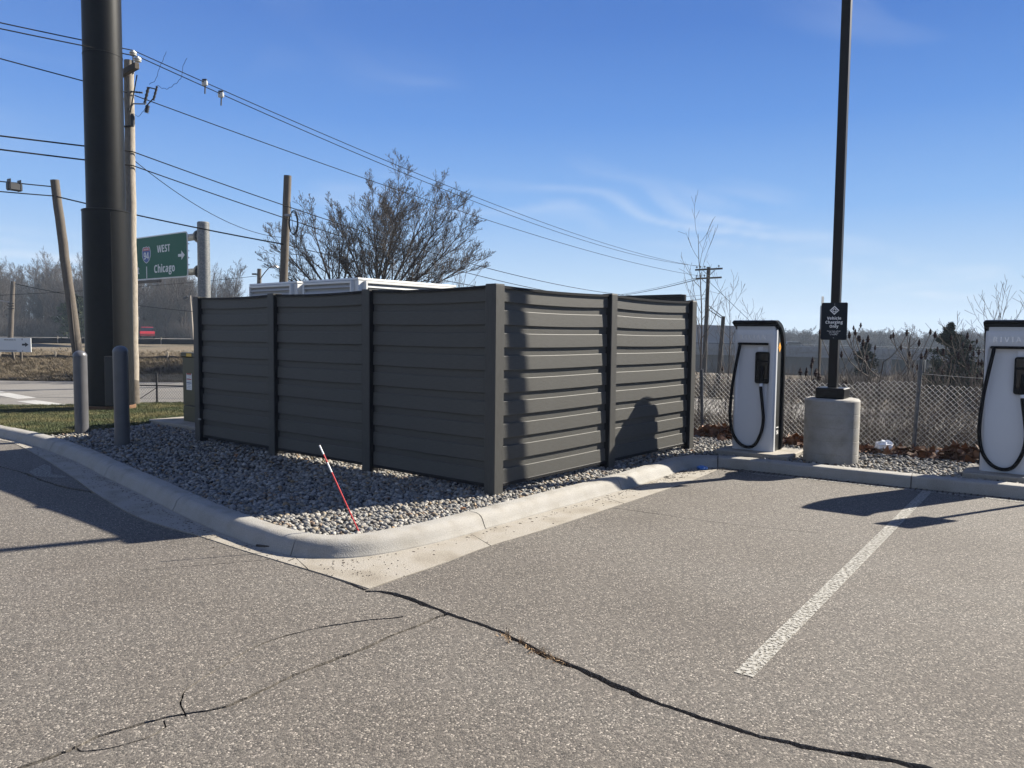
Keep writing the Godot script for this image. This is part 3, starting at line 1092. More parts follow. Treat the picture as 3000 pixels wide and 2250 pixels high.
func make_enclosure_units() -> void:
	var b := Basis(-LD, Vector3.UP, RD * -1.0)       # local x along the shaded side towards the corner, z out of it
	# two white power cabinets with louvred faces
	var proto: Node3D
	for k in 2:
		var t: Node3D
		var at := CORNER + RD * 0.93 + LD * (4.40 + 1.34 * k)
		at.y = BED
		if k == 0:
			t = thing("power_cabinet", "white louvred power cabinet behind the fence, the one towards the corner post", "cabinet", at, b, "white cabinets inside the screen fence")
			proto = t
			var g := G.new()
			g.box(Transform3D(Basis(), Vector3(0.62, 1.12, -0.95)), Vector3(1.2, 2.20, 1.86), 0.012)
			obj("body", g, M.cabinet_white, t)
			g = G.new()
			g.box(Transform3D(Basis(), Vector3(0.62, 2.235, -0.95)), Vector3(1.21, 0.03, 1.87), 0.006)
			obj("roof", g, M.cabinet_white, t)
			# louvre openings on two sides
			for side in 2:
				var fr := Transform3D(Basis(), Vector3(0.62, 0, -0.02)) if side == 0 else Transform3D(Basis(Vector3.UP, PI / 2), Vector3(1.22, 0, -0.95))
				var wd := 1.0 if side == 0 else 1.62
				g = G.new()
				g.box(fr * Transform3D(Basis(), Vector3(0, 2.04, 0.004)), Vector3(wd, 0.30, 0.012))
				obj("louvre_back", g, M.louvre_grey, t)
				g = G.new()
				for e in [[-wd * 0.5 - 0.015, 2.04, 0.03, 0.34], [wd * 0.5 + 0.015, 2.04, 0.03, 0.34], [0.0, 2.195, wd, 0.03], [0.0, 1.885, wd, 0.03]]:
					g.box(fr * Transform3D(Basis(), Vector3(e[0], e[1], 0.028)), Vector3(e[2], e[3], 0.058), 0.003)
				obj("louvre_frame", g, M.cabinet_white, t)
				for s in 4:
					g = G.new()
					g.box(fr * Transform3D(Basis(Vector3.RIGHT, -0.75), Vector3(0, 1.93 + s * 0.072, 0.032)), Vector3(wd, 0.058, 0.006))
					obj("louvre_slat", g, M.louvre_grey, t)
		else:
			copy(proto, Transform3D(b, at), "white louvred power cabinet behind the fence, the one towards the transformer")
	# dark screen panel at the far end
	var d := thing("privacy_screen", "black flat privacy screen showing just above the sunlit fence side", "screen", Vector3(2.585, 0.05, -11.6) + LINKD * -1.1, along(LINKD))
	var g2 := G.new()
	g2.box(Transform3D(Basis(), Vector3(0, 1.13, 0)), Vector3(2.16, 2.10, 0.04), 0.006)
	obj("sheet", g2, M.cabinet_dark, d)
	g2 = G.new()
	for x in [-1.08, 1.08]: g2.box(Transform3D(Basis(), Vector3(x, 1.11, 0)), Vector3(0.05, 2.22, 0.06), 0.005)
	g2.box(Transform3D(Basis(), Vector3(0, 2.20, 0)), Vector3(2.11, 0.05, 0.06), 0.005)
	obj("frame", g2, M.cabinet_dark, d)
	# pad transformer
	var nl := -RD
	var pad := G.new()
	var l3 := CORNER + LD * (WL * 3.0)
	pad.box(Transform3D(Basis(-LD, Vector3.UP, nl), l3 + LD * 1.45 + RD * 1.35 + Vector3(0, 0.11, 0)), Vector3(2.4, 0.10, 1.7), 0.012)
	tag(obj("concrete_pad", pad, M.gutter_concrete), "low concrete pad under the olive transformer", "pad")
	var t2 := thing("transformer", "olive green pad-mounted transformer box beside the end of the fence", "transformer", l3 + LD * 1.4 + RD * 1.3 + Vector3(0, 0.16, 0), Basis(-LD, Vector3.UP, nl))
	g2 = G.new()
	g2.box(Transform3D(Basis(), Vector3(0, 0.13, 0)), Vector3(1.3, 0.26, 1.0), 0.008)
	obj("base", g2, M.olive, t2)
	g2 = G.new()
	g2.box(Transform3D(Basis(), Vector3(0, 0.665, 0)), Vector3(1.3, 0.79, 1.0), 0.008)
	obj("door", g2, M.olive, t2)
	g2 = G.new()
	g2.box(Transform3D(Basis(), Vector3(0, 1.10, 0.0)), Vector3(1.34, 0.075, 1.06), 0.012)
	obj("lid", g2, M.olive, t2)
	g2 = G.new()
	g2.box(Transform3D(Basis(), Vector3(-0.38, 1.10, 0.532)), Vector3(0.16, 0.05, 0.003))
	obj("number_plate", g2, M.label_yellow, t2)
	g2 = G.new()
	g2.box(Transform3D(Basis(), Vector3(-0.44, 0.66, 0.502)), Vector3(0.17, 0.27, 0.003))
	var lab := obj("warning_label", g2, M.label_white, t2)
	for e in [[0.785, 0.022, "label_red"], [0.70, 0.016, "label_red"], [0.64, 0.016, "label_blue"]]:
		g2 = G.new()
		g2.box(Transform3D(Basis(), Vector3(-0.44, e[0], 0.5045)), Vector3(0.15, e[1], 0.001))
		obj("print_band", g2, M[e[2]], lab)
	for e in 8:
		g2 = G.new()
		g2.box(Transform3D(Basis(), Vector3(-0.44 + 0.012 * sin(e * 2.3), 0.765 - e * 0.028 - (0.012 if e > 2 else 0.0), 0.5045)), Vector3(0.11 + 0.02 * cos(e * 1.7), 0.004, 0.001))
		obj("print_line", g2, M.gear_dark, lab)
	# bollards
	var bp: Node3D
	for e in [[Vector3(-6.45, 0.06, -11.48), 1.29, "grey steel bollard at the edge of the lawn"], [Vector3(-5.27, 0.06, -10.35), 1.39, "grey steel bollard standing in the gravel between lawn and fence"]]:
		var h: float = e[1]
		var tb := thing("bollard", e[2], "bollard", e[0], Basis(), "grey bollards before the black pole")
		g2 = G.new()
		g2.lathe([Vector2(0.095, 0.0), Vector2(0.095, h - 0.09)], 32)
		obj("post", g2, M.bollard_grey, tb)
		g2 = G.new()
		var pr := []
		for k in 9:
			var a := PI * 0.5 * k / 8.0
			pr.append(Vector2(0.0965 * cos(a), h - 0.09 + 0.086 * sin(a)))
		g2.lathe(pr, 32)
		obj("cap", g2, M.bollard_grey, tb)
	# reflective marker stake, leaning
	var base := Vector3(-1.17, 0.08, -5.90); var tip := Vector3(-1.49, 0.775, -5.93)
	var st := thing("marker_stake", "thin red and white marker stake leaning over the gravel near the kerb", "stake", base)
	var dv := tip - base
	for e in [[0.0, 0.70, "stake_red"], [0.70, 0.81, "stake_white"], [0.81, 0.90, "stake_red"], [0.90, 1.0, "stake_white"]]:
		g2 = G.new()
		g2.rod(dv * e[0], dv * e[1], 0.0055 if e[2] == "stake_red" else 0.0062, 10)
		obj("rod" if e[2] == "stake_red" else "reflective_band", g2, M[e[2]], st)

# ---------------------------------------------------------------- chargers
func diamond(g: G, cx: float, cy: float, s: float, z0: float, z1: float, xf: Transform3D) -> void:
	# emblem: four chevron arms round a small compass point
	for k in 4:
		var a := PI * 0.5 * k
		var r := func(p: Vector2) -> Vector2: return Vector2(cx, cy) + p.rotated(a) * s
		g.prism(PackedVector2Array([r.call(Vector2(0.10, 1.0)), r.call(Vector2(0.0, 1.0)), r.call(Vector2(-0.92, 0.10)), r.call(Vector2(-0.62, 0.10)), r.call(Vector2(0.0, 0.68))]), z0, z1, xf)
		g.prism(PackedVector2Array([r.call(Vector2(0.0, 0.52)), r.call(Vector2(-0.44, 0.10)), r.call(Vector2(-0.24, 0.10)), r.call(Vector2(0.0, 0.26))]), z0, z1, xf)

func make_chargers() -> void:
	var wd := Vector3(0.815, 0, 0.579).normalized()
	var b := along(wd)
	var at := Vector3(3.15, 0.165, -10.015)
	var c := thing("vehicle_charger", "white and black vehicle charger by the concrete lamp base, numbered 1A on its side", "charger", at, b, "vehicle chargers along the kerb")
	# white front shell with a recess for the cable
	var nx := 30
	var ny := 48
	var H := 1.575
	var g := G.new()
	for j in ny + 1:
		for i in nx + 1:
			var u := float(i) / nx
			u = u - 0.16 * sin(TAU * u) / TAU * 1.0
			var x := -0.272 + 0.544 * u
			var y := H * j / ny
			var e := 0.272 - absf(x)
			var z := 0.0
			if e < 0.035: z -= 0.035 - sqrt(maxf(0.0, 0.035 * 0.035 - pow(0.035 - e, 2.0)))
			if y > H - 0.02: z -= pow((y - H + 0.02) / 0.02, 2.0) * 0.012
			var in_x := sm(-0.236, -0.222, x) * (1.0 - sm(0.180, 0.196, x))
			z -= 0.038 * in_x * (1.0 - sm(1.372, 1.384, y)) * sm(0.30, 1.25, y)
			g.v.append(Vector3(x, y, z))
	var zf := func(i: int, j: int) -> Vector3: return g.v[clampi(j, 0, ny) * (nx + 1) + clampi(i, 0, nx)]
	for j in ny + 1:
		for i in nx + 1:
			g.n.append(((zf.call(i + 1, j) - zf.call(i - 1, j)) as Vector3).cross(zf.call(i, j + 1) - zf.call(i, j - 1)).normalized())
	for j in ny:
		for i in nx:
			var a := j * (nx + 1) + i
			g.idx.append(a); g.idx.append(a + nx + 2); g.idx.append(a + 1)
			g.idx.append(a); g.idx.append(a + nx + 1); g.idx.append(a + nx + 2)
	for sx in [-0.272, 0.272]:
		g.quad_o(Vector3(sx, 0, -0.035), Vector3(sx, H, -0.035), Vector3(sx, H, -0.085), Vector3(sx, 0, -0.085), Vector3(sx, 0, 0))
	g.quad_o(Vector3(-0.272, H, -0.012), Vector3(0.272, H, -0.012), Vector3(0.272, H, -0.085), Vector3(-0.272, H, -0.085), Vector3.UP)
	var fr := obj("front_shell", g, M.charger_white, c)
	text("RIVIAN", 0.056, 0.009, M.letter_silver, c, Vector3(-0.03, 1.478, 0.002), Basis(), "lettering", true, 9)
	# dark body and the black hood that runs over the roof and down the back
	g = G.new()
	var bod := PackedVector2Array([Vector2(0.085, 0.0), Vector2(0.275, 0.0), Vector2(0.275, 1.27), Vector2(0.265, 1.36), Vector2(0.24, 1.44), Vector2(0.20, 1.51), Vector2(0.15, 1.56), Vector2(0.085, 1.598)])
	g.prism(bod, -0.268, 0.268, Transform3D(Basis(Vector3(0, 0, -1), Vector3.UP, Vector3.RIGHT), Vector3.ZERO))
	obj("body", g, M.charger_dark, c)
	g = G.new()
	g.box(Transform3D(Basis(), Vector3(0, 1.595, -0.06)), Vector3(0.49, 0.06, 0.09), 0.008)
	obj("neck", g, M.charger_white, c)
	var pts := PackedVector2Array()
	var outer := [[0.045, 1.648], [0.052, 1.672], [0.04, 1.690], [0.01, 1.697], [-0.06, 1.695], [-0.13, 1.680], [-0.20, 1.648], [-0.265, 1.600], [-0.315, 1.540], [-0.35, 1.465], [-0.367, 1.38], [-0.37, 1.28], [-0.37, 0.0]]
	var inner := [[-0.275, 0.0], [-0.275, 1.27], [-0.265, 1.36], [-0.24, 1.44], [-0.20, 1.51], [-0.15, 1.56], [-0.09, 1.60], [-0.02, 1.618]]
	for p in outer + inner:
		pts.append(Vector2(-p[0], p[1]))
	g = G.new()
	var hx := Transform3D(Basis(Vector3(0, 0, -1), Vector3.UP, Vector3.RIGHT), Vector3.ZERO)
	g.prism(pts, -0.279, 0.279, hx)
	# the rim of the hood steps out past both sides
	var rim := [[0.008, 0.288], [0.018, 0.297]]
	for e in rim:
		for q in Geometry2D.offset_polygon(pts, -e[0], Geometry2D.JOIN_ROUND):
			g.prism(q, -e[1], e[1], hx)
	var hood := obj("hood", g, M.charger_black, c)
	for k in 5:
		g = G.new()
		g.lathe([Vector2(0.012, 0.0), Vector2(0.009, 0.008), Vector2(0.0, 0.010)], 10, Transform3D(Basis(), Vector3(-0.2 + 0.1 * k, 1.695, -0.03)))
		obj("bolt", g, M.steel_grey, hood)
	# slot, holster, sticker
	g = G.new()
	g.box(Transform3D(Basis(), Vector3(-0.022, 1.392, 0.0)), Vector3(0.405, 0.030, 0.03), 0.012)
	obj("cable_slot", g, M.charger_black, c)
	var hol := PackedVector2Array()
	for k in 24:
		var a := TAU * (k + 0.5) / 24.0
		hol.append(Vector2(0.105 + signf(cos(a)) * (0.092 - 0.028) + 0.028 * cos(a), 1.085 + signf(sin(a)) * (0.205 - 0.028) + 0.028 * sin(a)))
	g = G.new()
	g.prism(hol, -0.06, 0.004, Transform3D())
	var hs := obj("holster", g, M.charger_black, c)
	g = G.new()
	g.box(Transform3D(Basis(), Vector3(0.105, 1.225, 0.0045)), Vector3(0.148, 0.09, 0.004), 0.001)
	obj("screen", g, M.screen_glass, hs)
	g = G.new()
	g.box(Transform3D(Basis(), Vector3(0.105, 1.05, 0.0045)), Vector3(0.138, 0.21, 0.003), 0.001)
	obj("inner_panel", g, M.screen_glass, hs)
	g = G.new()
	g.box(Transform3D(Basis(), Vector3(0.068, 1.325, -0.030)), Vector3(0.062, 0.06, 0.0016))
	obj("sticker", g, M.sticker_grey, c)
	# cable
	var cp := []
	for p in [[-0.185, 1.385, 0.02], [-0.19, 1.33, 0.035], [-0.225, 1.11, 0.045], [-0.262, 0.85, 0.05], [-0.283, 0.56, 0.05], [-0.278, 0.37, 0.05], [-0.238, 0.20, 0.045], [-0.155, 0.085, 0.04], [-0.045, 0.042, 0.04], [0.055, 0.085, 0.045], [0.13, 0.24, 0.05], [0.155, 0.41, 0.05], [0.138, 0.60, 0.05], [0.108, 0.80, 0.035], [0.100, 0.90, 0.02]]:
		cp.append(Vector3(p[0], p[1], p[2]))
	var cu := Curve3D.new()
	for i in cp.size():
		var tn: Vector3 = (cp[mini(i + 1, cp.size() - 1)] - cp[maxi(i - 1, 0)]) * 0.166
		cu.add_point(cp[i], -tn, tn)
	cu.bake_interval = 0.025
	var bk := cu.get_baked_points()
	var rr := PackedFloat32Array()
	rr.resize(bk.size())
	rr.fill(0.0205)
	g = G.new()
	g.tube(bk, rr, 12, true)
	var cab := obj("cable", g, M.cable_rubber, c)
	g = G.new()
	g.rod(Vector3(0.104, 0.84, 0.028), Vector3(0.100, 0.89, 0.018), 0.0255, 14)
	obj("collar", g, M.sticker_grey, cab)
	g = G.new()
	g.tube(PackedVector3Array([Vector3(0.100, 0.88, 0.02), Vector3(0.100, 0.95, 0.018), Vector3(0.105, 1.02, 0.02), Vector3(0.105, 1.10, 0.012)]), PackedFloat32Array([0.026, 0.03, 0.03, 0.026]), 12, true)
	obj("plug", g, M.charger_black, cab)
	# side emblem and number
	var side := Transform3D(Basis(Vector3(0, 0, -1), Vector3.UP, Vector3.RIGHT), Vector3(0.2685, 0, -0.175))
	g = G.new()
	g.prism(PackedVector2Array([Vector2(0, 1.415), Vector2(0.055, 1.35), Vector2(0, 1.285), Vector2(-0.055, 1.35)]), 0.0, 0.003, side)
	obj("emblem", g, M.logo_orange, c)
	g = G.new()
	g.prism(PackedVector2Array([Vector2(0, 1.372), Vector2(0.016, 1.35), Vector2(0, 1.328), Vector2(-0.016, 1.35)]), 0.003, 0.0045, side)
	obj("emblem_core", g, M.charger_dark, c)
	text("1A", 0.055, 0.002, M.print_white, c, side * Vector3(0.0, 0.24, 0.002), side.basis, "bay_number", true)
	g = G.new()
	g.box(side * Transform3D(Basis(), Vector3(0.0, 0.305, 0.002)), Vector3(0.10, 0.008, 0.003))
	obj("bay_bar", g, M.print_white, c)
	for k in 2:
		var pad := G.new()
		var off := Vector3(2.36, 0, 1.55) * k
		pad.box(Transform3D(b, at + off + b * Vector3(0.06, -0.075, -0.16)), Vector3(0.95, 0.148, 0.78), 0.012)
		tag(obj("charger_pad", pad, M.gutter_concrete), ["concrete pad under the charger numbered 1A", "concrete pad under the charger with the hidden number"][k], "pad", "charger pads")
	copy(c, Transform3D(b, at + Vector3(2.36, 0, 1.55)), "white and black vehicle charger whose numbered side cannot be seen")
	var c2 := get_node("vehicle_charger_001")
	for nm in ["bay_number", "bay_bar"]:
		var o := c2.get_node(nm)
		c2.remove_child(o)
		o.free()

func make_light_pole() -> void:
	var b := along(Vector3(0.815, 0, 0.579).normalized())
	var at := Vector3(4.02, 0.05, -9.62)
	# round concrete footing with form lines
	var fnode := thing("lamp_footing", "round weathered concrete footing carrying the dark square lamp pole", "footing", at)
	var g := G.new()
	var pr := []
	for k in 5:
		var y0 := 0.165 * k + 0.0
		pr.append(Vector2(0.323, y0))
		pr.append(Vector2(0.323, y0 + 0.155))
		if k < 4: pr.append(Vector2(0.3195, y0 + 0.16))
	pr.append(Vector2(0.312, 0.832)); pr.append(Vector2(0.295, 0.842)); pr.append(Vector2(0.0, 0.846))
	g.lathe(pr, 48)
	obj("drum", g, M.kerb_concrete, fnode)
	var p := thing("lamp_pole", "tall dark bronze square lamp pole rising from the concrete footing", "lamp pole", at + Vector3(0, 0.845, 0), b)
	g = G.new()
	g.box(Transform3D(Basis(), Vector3(0, 0.065, 0)), Vector3(0.34, 0.13, 0.34), 0.012)
	obj("base_cover", g, M.light_pole_paint, p)
	g = G.new()
	g.box(Transform3D(Basis(), Vector3(0, 3.9, 0)), Vector3(0.105, 7.6, 0.105), 0.008)
	obj("shaft", g, M.light_pole_paint, p)
	g = G.new()
	g.box(Transform3D(Basis(), Vector3(0, 7.66, 0.35)), Vector3(0.34, 0.09, 0.6), 0.01)
	obj("lamp_head", g, M.light_pole_paint, p)
	charging_sign("charging_sign", "dark sign reading Vehicle Charging Only fixed to the square lamp pole", at + Vector3(0, 1.80, 0) + b.z * 0.06, b)
	# the same sign on its own post beside the kerb
	var q := thing("sign_post", "slim metal post carrying a charging sign beside the kerb", "post", Vector3(6.0, 0.0, -8.03), b)
	g = G.new()
	g.box(Transform3D(Basis(), Vector3(0, 1.0, 0)), Vector3(0.05, 2.0, 0.04), 0.004)
	obj("post", g, M.light_pole_paint, q)
	charging_sign("charging_sign", "dark charging sign fixed to the slim post by the kerb", Vector3(6.0, 1.77, -8.03) + b.z * 0.024, b)

func charging_sign(called: String, label: String, at: Vector3, b: Basis) -> void:
	var s := thing(called, label, "sign", at, b, "charging signs")
	var g := G.new()
	var o := PackedVector2Array()
	for k in 24:
		var a := TAU * (k + 0.5) / 24.0
		o.append(Vector2(signf(cos(a)) * 0.135 + 0.018 * cos(a), signf(sin(a)) * 0.212 + 0.018 * sin(a)))
	g.prism(o, -0.002, 0.004)
	obj("plate", g, M.sign_charcoal, s)
	g = G.new()
	diamond(g, 0.0, 0.135, 0.055, 0.004, 0.006, Transform3D())
	obj("emblem", g, M.print_white, s)
	text("Vehicle", 0.034, 0.001, M.print_white, s, Vector3(0, 0.037, 0.0055), Basis(), "lettering", true)
	text("Charging", 0.034, 0.001, M.print_white, s, Vector3(0, -0.013, 0.0055), Basis(), "lettering", true)
	text("Only", 0.034, 0.001, M.print_white, s, Vector3(0, -0.063, 0.0055), Basis(), "lettering", true)
	text("Please move vehicle", 0.0125, 0.001, M.print_white, s, Vector3(0, -0.122, 0.0055), Basis(), "small_print")
	text("once charging", 0.0125, 0.001, M.print_white, s, Vector3(0, -0.143, 0.0055), Basis(), "small_print")
	text("is complete", 0.0125, 0.001, M.print_white, s, Vector3(0, -0.164, 0.0055), Basis(), "small_print")
	for y in [-0.205, 0.212]:
		g = G.new()
		g.lathe([Vector2(0.006, 0.0), Vector2(0.005, 0.003), Vector2(0, 0.004)], 8, Transform3D(Basis(Vector3.RIGHT, PI / 2), Vector3(0, y, 0.004)))
		obj("bolt", g, M.steel_grey, s)

func make_chain_link() -> void:
	var f := thing("chain_link_fence", "sagging chain link fence without a top rail behind the chargers", "fence", LINK0, along(LINKD))
	for e in [[-3.0, 1.1, 0.0], [0.0, 1.13, 0.02], [3.01, 1.37, -0.03], [6.02, 1.3, 0.01], [9.0, 1.3, 0.0]]:
		var g := G.new()
		g.rod(Vector3(e[0], 0.02, 0.035), Vector3(e[0] + e[2] * -1.5, e[1], 0.035 + e[2]), 0.026, 14)
		var po := obj("post", g, M.galvanised, f)
		if e[0] == 3.01:
			g = G.new()
			g.lathe([Vector2(0.033, 0.0), Vector2(0.033, 0.05)], 14, Transform3D(Basis(), Vector3(e[0] + 0.04, e[1] - 0.2, 0.03)))
			g.box(Transform3D(Basis(), Vector3(e[0] + 0.085, e[1] - 0.09, 0.01)), Vector3(0.02, 0.16, 0.03), 0.003)
			obj("bracket", g, M.galvanised, po)
	# woven wire: zigzag wires crossing between bottom and top
	var d := 0.072
	var g2 := G.new()
	var x0 := -4.0; var x1 := 9.0
	var sagf := func(x: float) -> float: return 0.94 - 0.05 * sin(PI * fposmod(x, 3.0) / 3.0) + 0.015 * sin(x * 5.3)
	var n := int((x1 - x0) / d)
	for i in range(-14, n + 14):
		for s in 2:
			var pts := PackedVector3Array()
			var rad := PackedFloat32Array()
			var k := 0
			while true:
				var y := 0.10 + k * d * 0.5
				var x := x0 + i * d + (k * d * 0.5 if s == 0 else -k * d * 0.5)
				var top: float = sagf.call(x) + 0.14
				if y > top or k > 40: break
				if x >= x0 and x <= x1:
					var bulge := 0.03 * sin(x * 1.7) * (y - 0.1)
					pts.append(Vector3(x, y, bulge + (0.0035 if (k + s) % 2 == 0 else -0.0035)))
					rad.append(0.0035)
				k += 1
			if pts.size() > 2: g2.tube(pts, rad, 6)
	tag(obj("wire_mesh", g2, M.link_wire, f), "", "", "", "stuff")
	g2 = G.new()
	var wp := PackedVector3Array(); var wr := PackedFloat32Array()
	for k in 40:
		var x := 3.05 + 6.0 * k / 39.0
		wp.append(Vector3(x, 1.18 - 0.05 * sin(PI * clampf((x - 3.05) / 3.0, 0, 1)), 0.0)); wr.append(0.0022)
	g2.tube(wp, wr, 4)
	obj("strand", g2, M.link_wire, f)

# ---------------------------------------------------------------- road side on the left
func make_road_side() -> void:
	var g := G.new()
	var road := PackedVector2Array([Vector2(-140, -17.6), Vector2(-18, -16.4), Vector2(-13, -15.52), Vector2(-10, -15.57), Vector2(-8.7, -15.87), Vector2(-7.6, -16.42), Vector2(-6.9, -16.52), Vector2(1.0, -16.62), Vector2(3.0, -17.0), Vector2(3.0, -24.6), Vector2(-140, -25.3)])
	g.slab(road, 0.0, 0.05)
	struct("road", g, M.old_road)
	for e in [[-15.2, -21.6, -13.4, -19.95, 0.42], [-13.2, -19.75, -11.6, -18.35, 0.42], [-11.25, -17.75, -9.6, -16.5, 0.42]]:
		g = G.new()
		g.slab(offset_strip([Vector2(e[0], e[1]), Vector2(e[2], e[3])], e[4] * 0.5), 0.004, 0.0)
		tag(struct("road_marking", g, M.paint_road), "white painted bar across the road")
	g = G.new()
	g.slab(PackedVector2Array([Vector2(-140, -19.4), Vector2(2, -18.6), Vector2(2, -18.72), Vector2(-140, -19.52)]), 0.003, 0.0)
	tag(struct("road_seam", g, M.dark_tar), "dark tarred seam along the road")
	# far road in front of the trees, with its pale rail
	g = G.new()
	var n := 24
	for i in n:
		var xa := -140.0 + 136.0 * i / n; var xb := -140.0 + 136.0 * (i + 1) / n
		g.quad_o(Vector3(xa, ground_y(xa, -98.0) + 0.25, -98), Vector3(xb, ground_y(xb, -98.0) + 0.25, -98), Vector3(xb, ground_y(xb, -106.0) + 0.3, -106), Vector3(xa, ground_y(xa, -106.0) + 0.3, -106), Vector3.UP)
	struct("highway", g, M.old_road)
	# silt fences
	for e in [[-29.0, -34.0, 0.0, 0.24, "low black silt fence along the top of the tan bank"], [-47.0, -34.0, -14.0, 0.34, "low black silt fence farther up the bare slope"]]:
		var z: float = e[0]
		var s := thing("silt_fence", e[4], "fence", Vector3(0, 0, z))
		var cl := G.new()
		var x: float = e[1]
		var k := 0
		while x < e[2]:
			for q in 4:
				var a := x + 2.1 * q / 4.0; var b := x + 2.1 * (q + 1) / 4.0
				var ha: float = e[3] - 0.06 * sin(PI * q / 4.0); var hb: float = e[3] - 0.06 * sin(PI * (q + 1) / 4.0)
				var ya := ground_y(a, z) - 0.02; var yb := ground_y(b, z) - 0.02
				var za := 0.05 * sin(a * 1.1); var zb := 0.05 * sin(b * 1.1)
				cl.quad_o(Vector3(a, ya, za), Vector3(b, yb, zb), Vector3(b, yb + hb, zb), Vector3(a, ya + ha, za), Vector3(0, 0, 1))
				cl.quad_o(Vector3(a, ya, za - 0.01), Vector3(b, yb, zb - 0.01), Vector3(b, yb + hb, zb - 0.01), Vector3(a, ya + ha, za - 0.01), Vector3(0, 0, -1))
			var st := G.new()
			st.box(Transform3D(Basis(), Vector3(x, ground_y(x, z) + e[3] * 0.5 + 0.04, 0.05 * sin(x * 1.1) + 0.03)), Vector3(0.05, e[3] + 0.14, 0.04), 0.004)
			obj("stake", st, M.wood_pale, s)
			x += 2.1
			k += 1
		obj("cloth", cl, M.silt_black, s)
	# white welcome sign
	var w := thing("welcome_sign", "white board sign with a black arrow on two wooden legs on the bank", "sign", Vector3(-18.75, ground_y(-18.75, -28.3), -28.3), Basis(Vector3.UP, 0.12))
	g = G.new()
	g.box(Transform3D(Basis(), Vector3(0, 0.62, 0)), Vector3(2.0, 0.52, 0.03), 0.004)
	obj("board", g, M.hwy_white, w)
	for x in [-0.55, 0.35, 0.62]:
		g = G.new()
		g.box(Transform3D(Basis(Vector3.BACK, 0.12 if x == 0.35 else 0.0), Vector3(x, 0.2, -0.05)), Vector3(0.07, 0.75, 0.06), 0.004)
		obj("leg", g, M.wood_grey, w)
	text("Welcome to", 0.055, 0.004, M.gear_dark, w, Vector3(0.28, 0.81, 0.017), Basis(), "lettering")
	g = G.new()
	g.prism(PackedVector2Array([Vector2(0.69, 0.60), Vector2(0.80, 0.60), Vector2(0.80, 0.55), Vector2(0.92, 0.635), Vector2(0.80, 0.72), Vector2(0.80, 0.67), Vector2(0.69, 0.67)]), 0.015, 0.019)
	obj("arrow", g, M.gear_dark, w)
	for e in [[0.70, 0.83, 0.025, 0.07], [0.71, 0.40, 0.025, 0.04], [0.1, 0.425, 0.8, 0.012], [0.1, 0.395, 0.85, 0.012]]:
		g = G.new()
		g.box(Transform3D(Basis(), Vector3(e[0], e[1], 0.0165)), Vector3(e[2], e[3], 0.003))
		obj("print_line", g, M.gear_dark, w)
	# short dark chain link section beside the road
	var c := thing("gate_section", "short dark chain link section with a middle rail by the road", "fence", Vector3(-8.35, 0.0, -16.62))
	for x in [0.0, 0.66, 1.5, 2.4]:
		g = G.new()
		g.rod(Vector3(x, 0.0, 0), Vector3(x, 0.74, 0), 0.022, 10)
		obj("post", g, M.gear_dark, c)
	g = G.new()
	g.rod(Vector3(0, 0.47, 0), Vector3(2.4, 0.45, 0), 0.015, 8)
	obj("rail", g, M.gear_dark, c)
	g = G.new()
	g.rod(Vector3(0.12, 0.06, 0.01), Vector3(0.66, 0.42, 0.01), 0.008, 6)
	obj("brace", g, M.gear_dark, c)
	g = G.new()
	for i in range(-14, 50):
		for s in 2:
			var a := Vector3(i * 0.055, 0.03, 0.012); var b := a + Vector3(0.68 * (0.8 if s == 0 else -0.8), 0.68, 0)
			var t0 := 0.0; var t1 := 1.0
			if s == 0:
				t0 = clampf((0.0 - a.x) / (b.x - a.x), 0, 1); t1 = clampf((2.4 - a.x) / (b.x - a.x), 0, 1)
			else:
				t0 = clampf((2.4 - a.x) / (b.x - a.x), 0, 1); t1 = clampf((0.0 - a.x) / (b.x - a.x), 0, 1)
			if t1 - t0 > 0.05: g.tube(PackedVector3Array([a.lerp(b, t0), a.lerp(b, t1)]), PackedFloat32Array([0.0028, 0.0028]), 3)
	tag(obj("wire_mesh", g, M.steel_grey, c), "", "", "", "stuff")
	# a red car on the far road
	car("car", "red car driving on the road before the bare trees", Vector3(-48.8, ground_y(-48.8, -103.0) + 0.3, -103.0), -1.12, M.car_red)

func car(called: String, label: String, at: Vector3, turn: float, paint: Material) -> void:
	var c := thing(called, label, "car", at, Basis(Vector3.UP, turn), "cars on the roads")
	var g := G.new()
	var body := PackedVector2Array([Vector2(-2.2, 0.3), Vector2(-2.25, 0.62), Vector2(-2.1, 0.85), Vector2(-1.1, 0.93), Vector2(1.2, 0.95), Vector2(2.1, 0.88), Vector2(2.25, 0.6), Vector2(2.2, 0.3)])
	g.prism(body, -0.88, 0.88)
	obj("body", g, paint, c)
	g = G.new()
	g.prism(PackedVector2Array([Vector2(-1.75, 0.92), Vector2(-1.25, 1.42), Vector2(0.55, 1.45), Vector2(1.25, 0.94)]), -0.74, 0.74)
	obj("window", g, M.screen_glass, c)
	g = G.new()
	g.prism(PackedVector2Array([Vector2(-1.3, 1.42), Vector2(-1.2, 1.47), Vector2(0.5, 1.5), Vector2(0.6, 1.45)]), -0.72, 0.72)
	obj("roof", g, paint, c)
	for x in [-1.4, 1.4]:
		for z in [-0.8, 0.8]:
			g = G.new()
			g.lathe([Vector2(0.0, -0.1), Vector2(0.33, -0.1), Vector2(0.33, 0.1), Vector2(0.0, 0.1)], 16, Transform3D(Basis(Vector3.RIGHT, PI / 2), Vector3(x, 0.33, z)))
			obj("wheel", g, M.tyre, c)

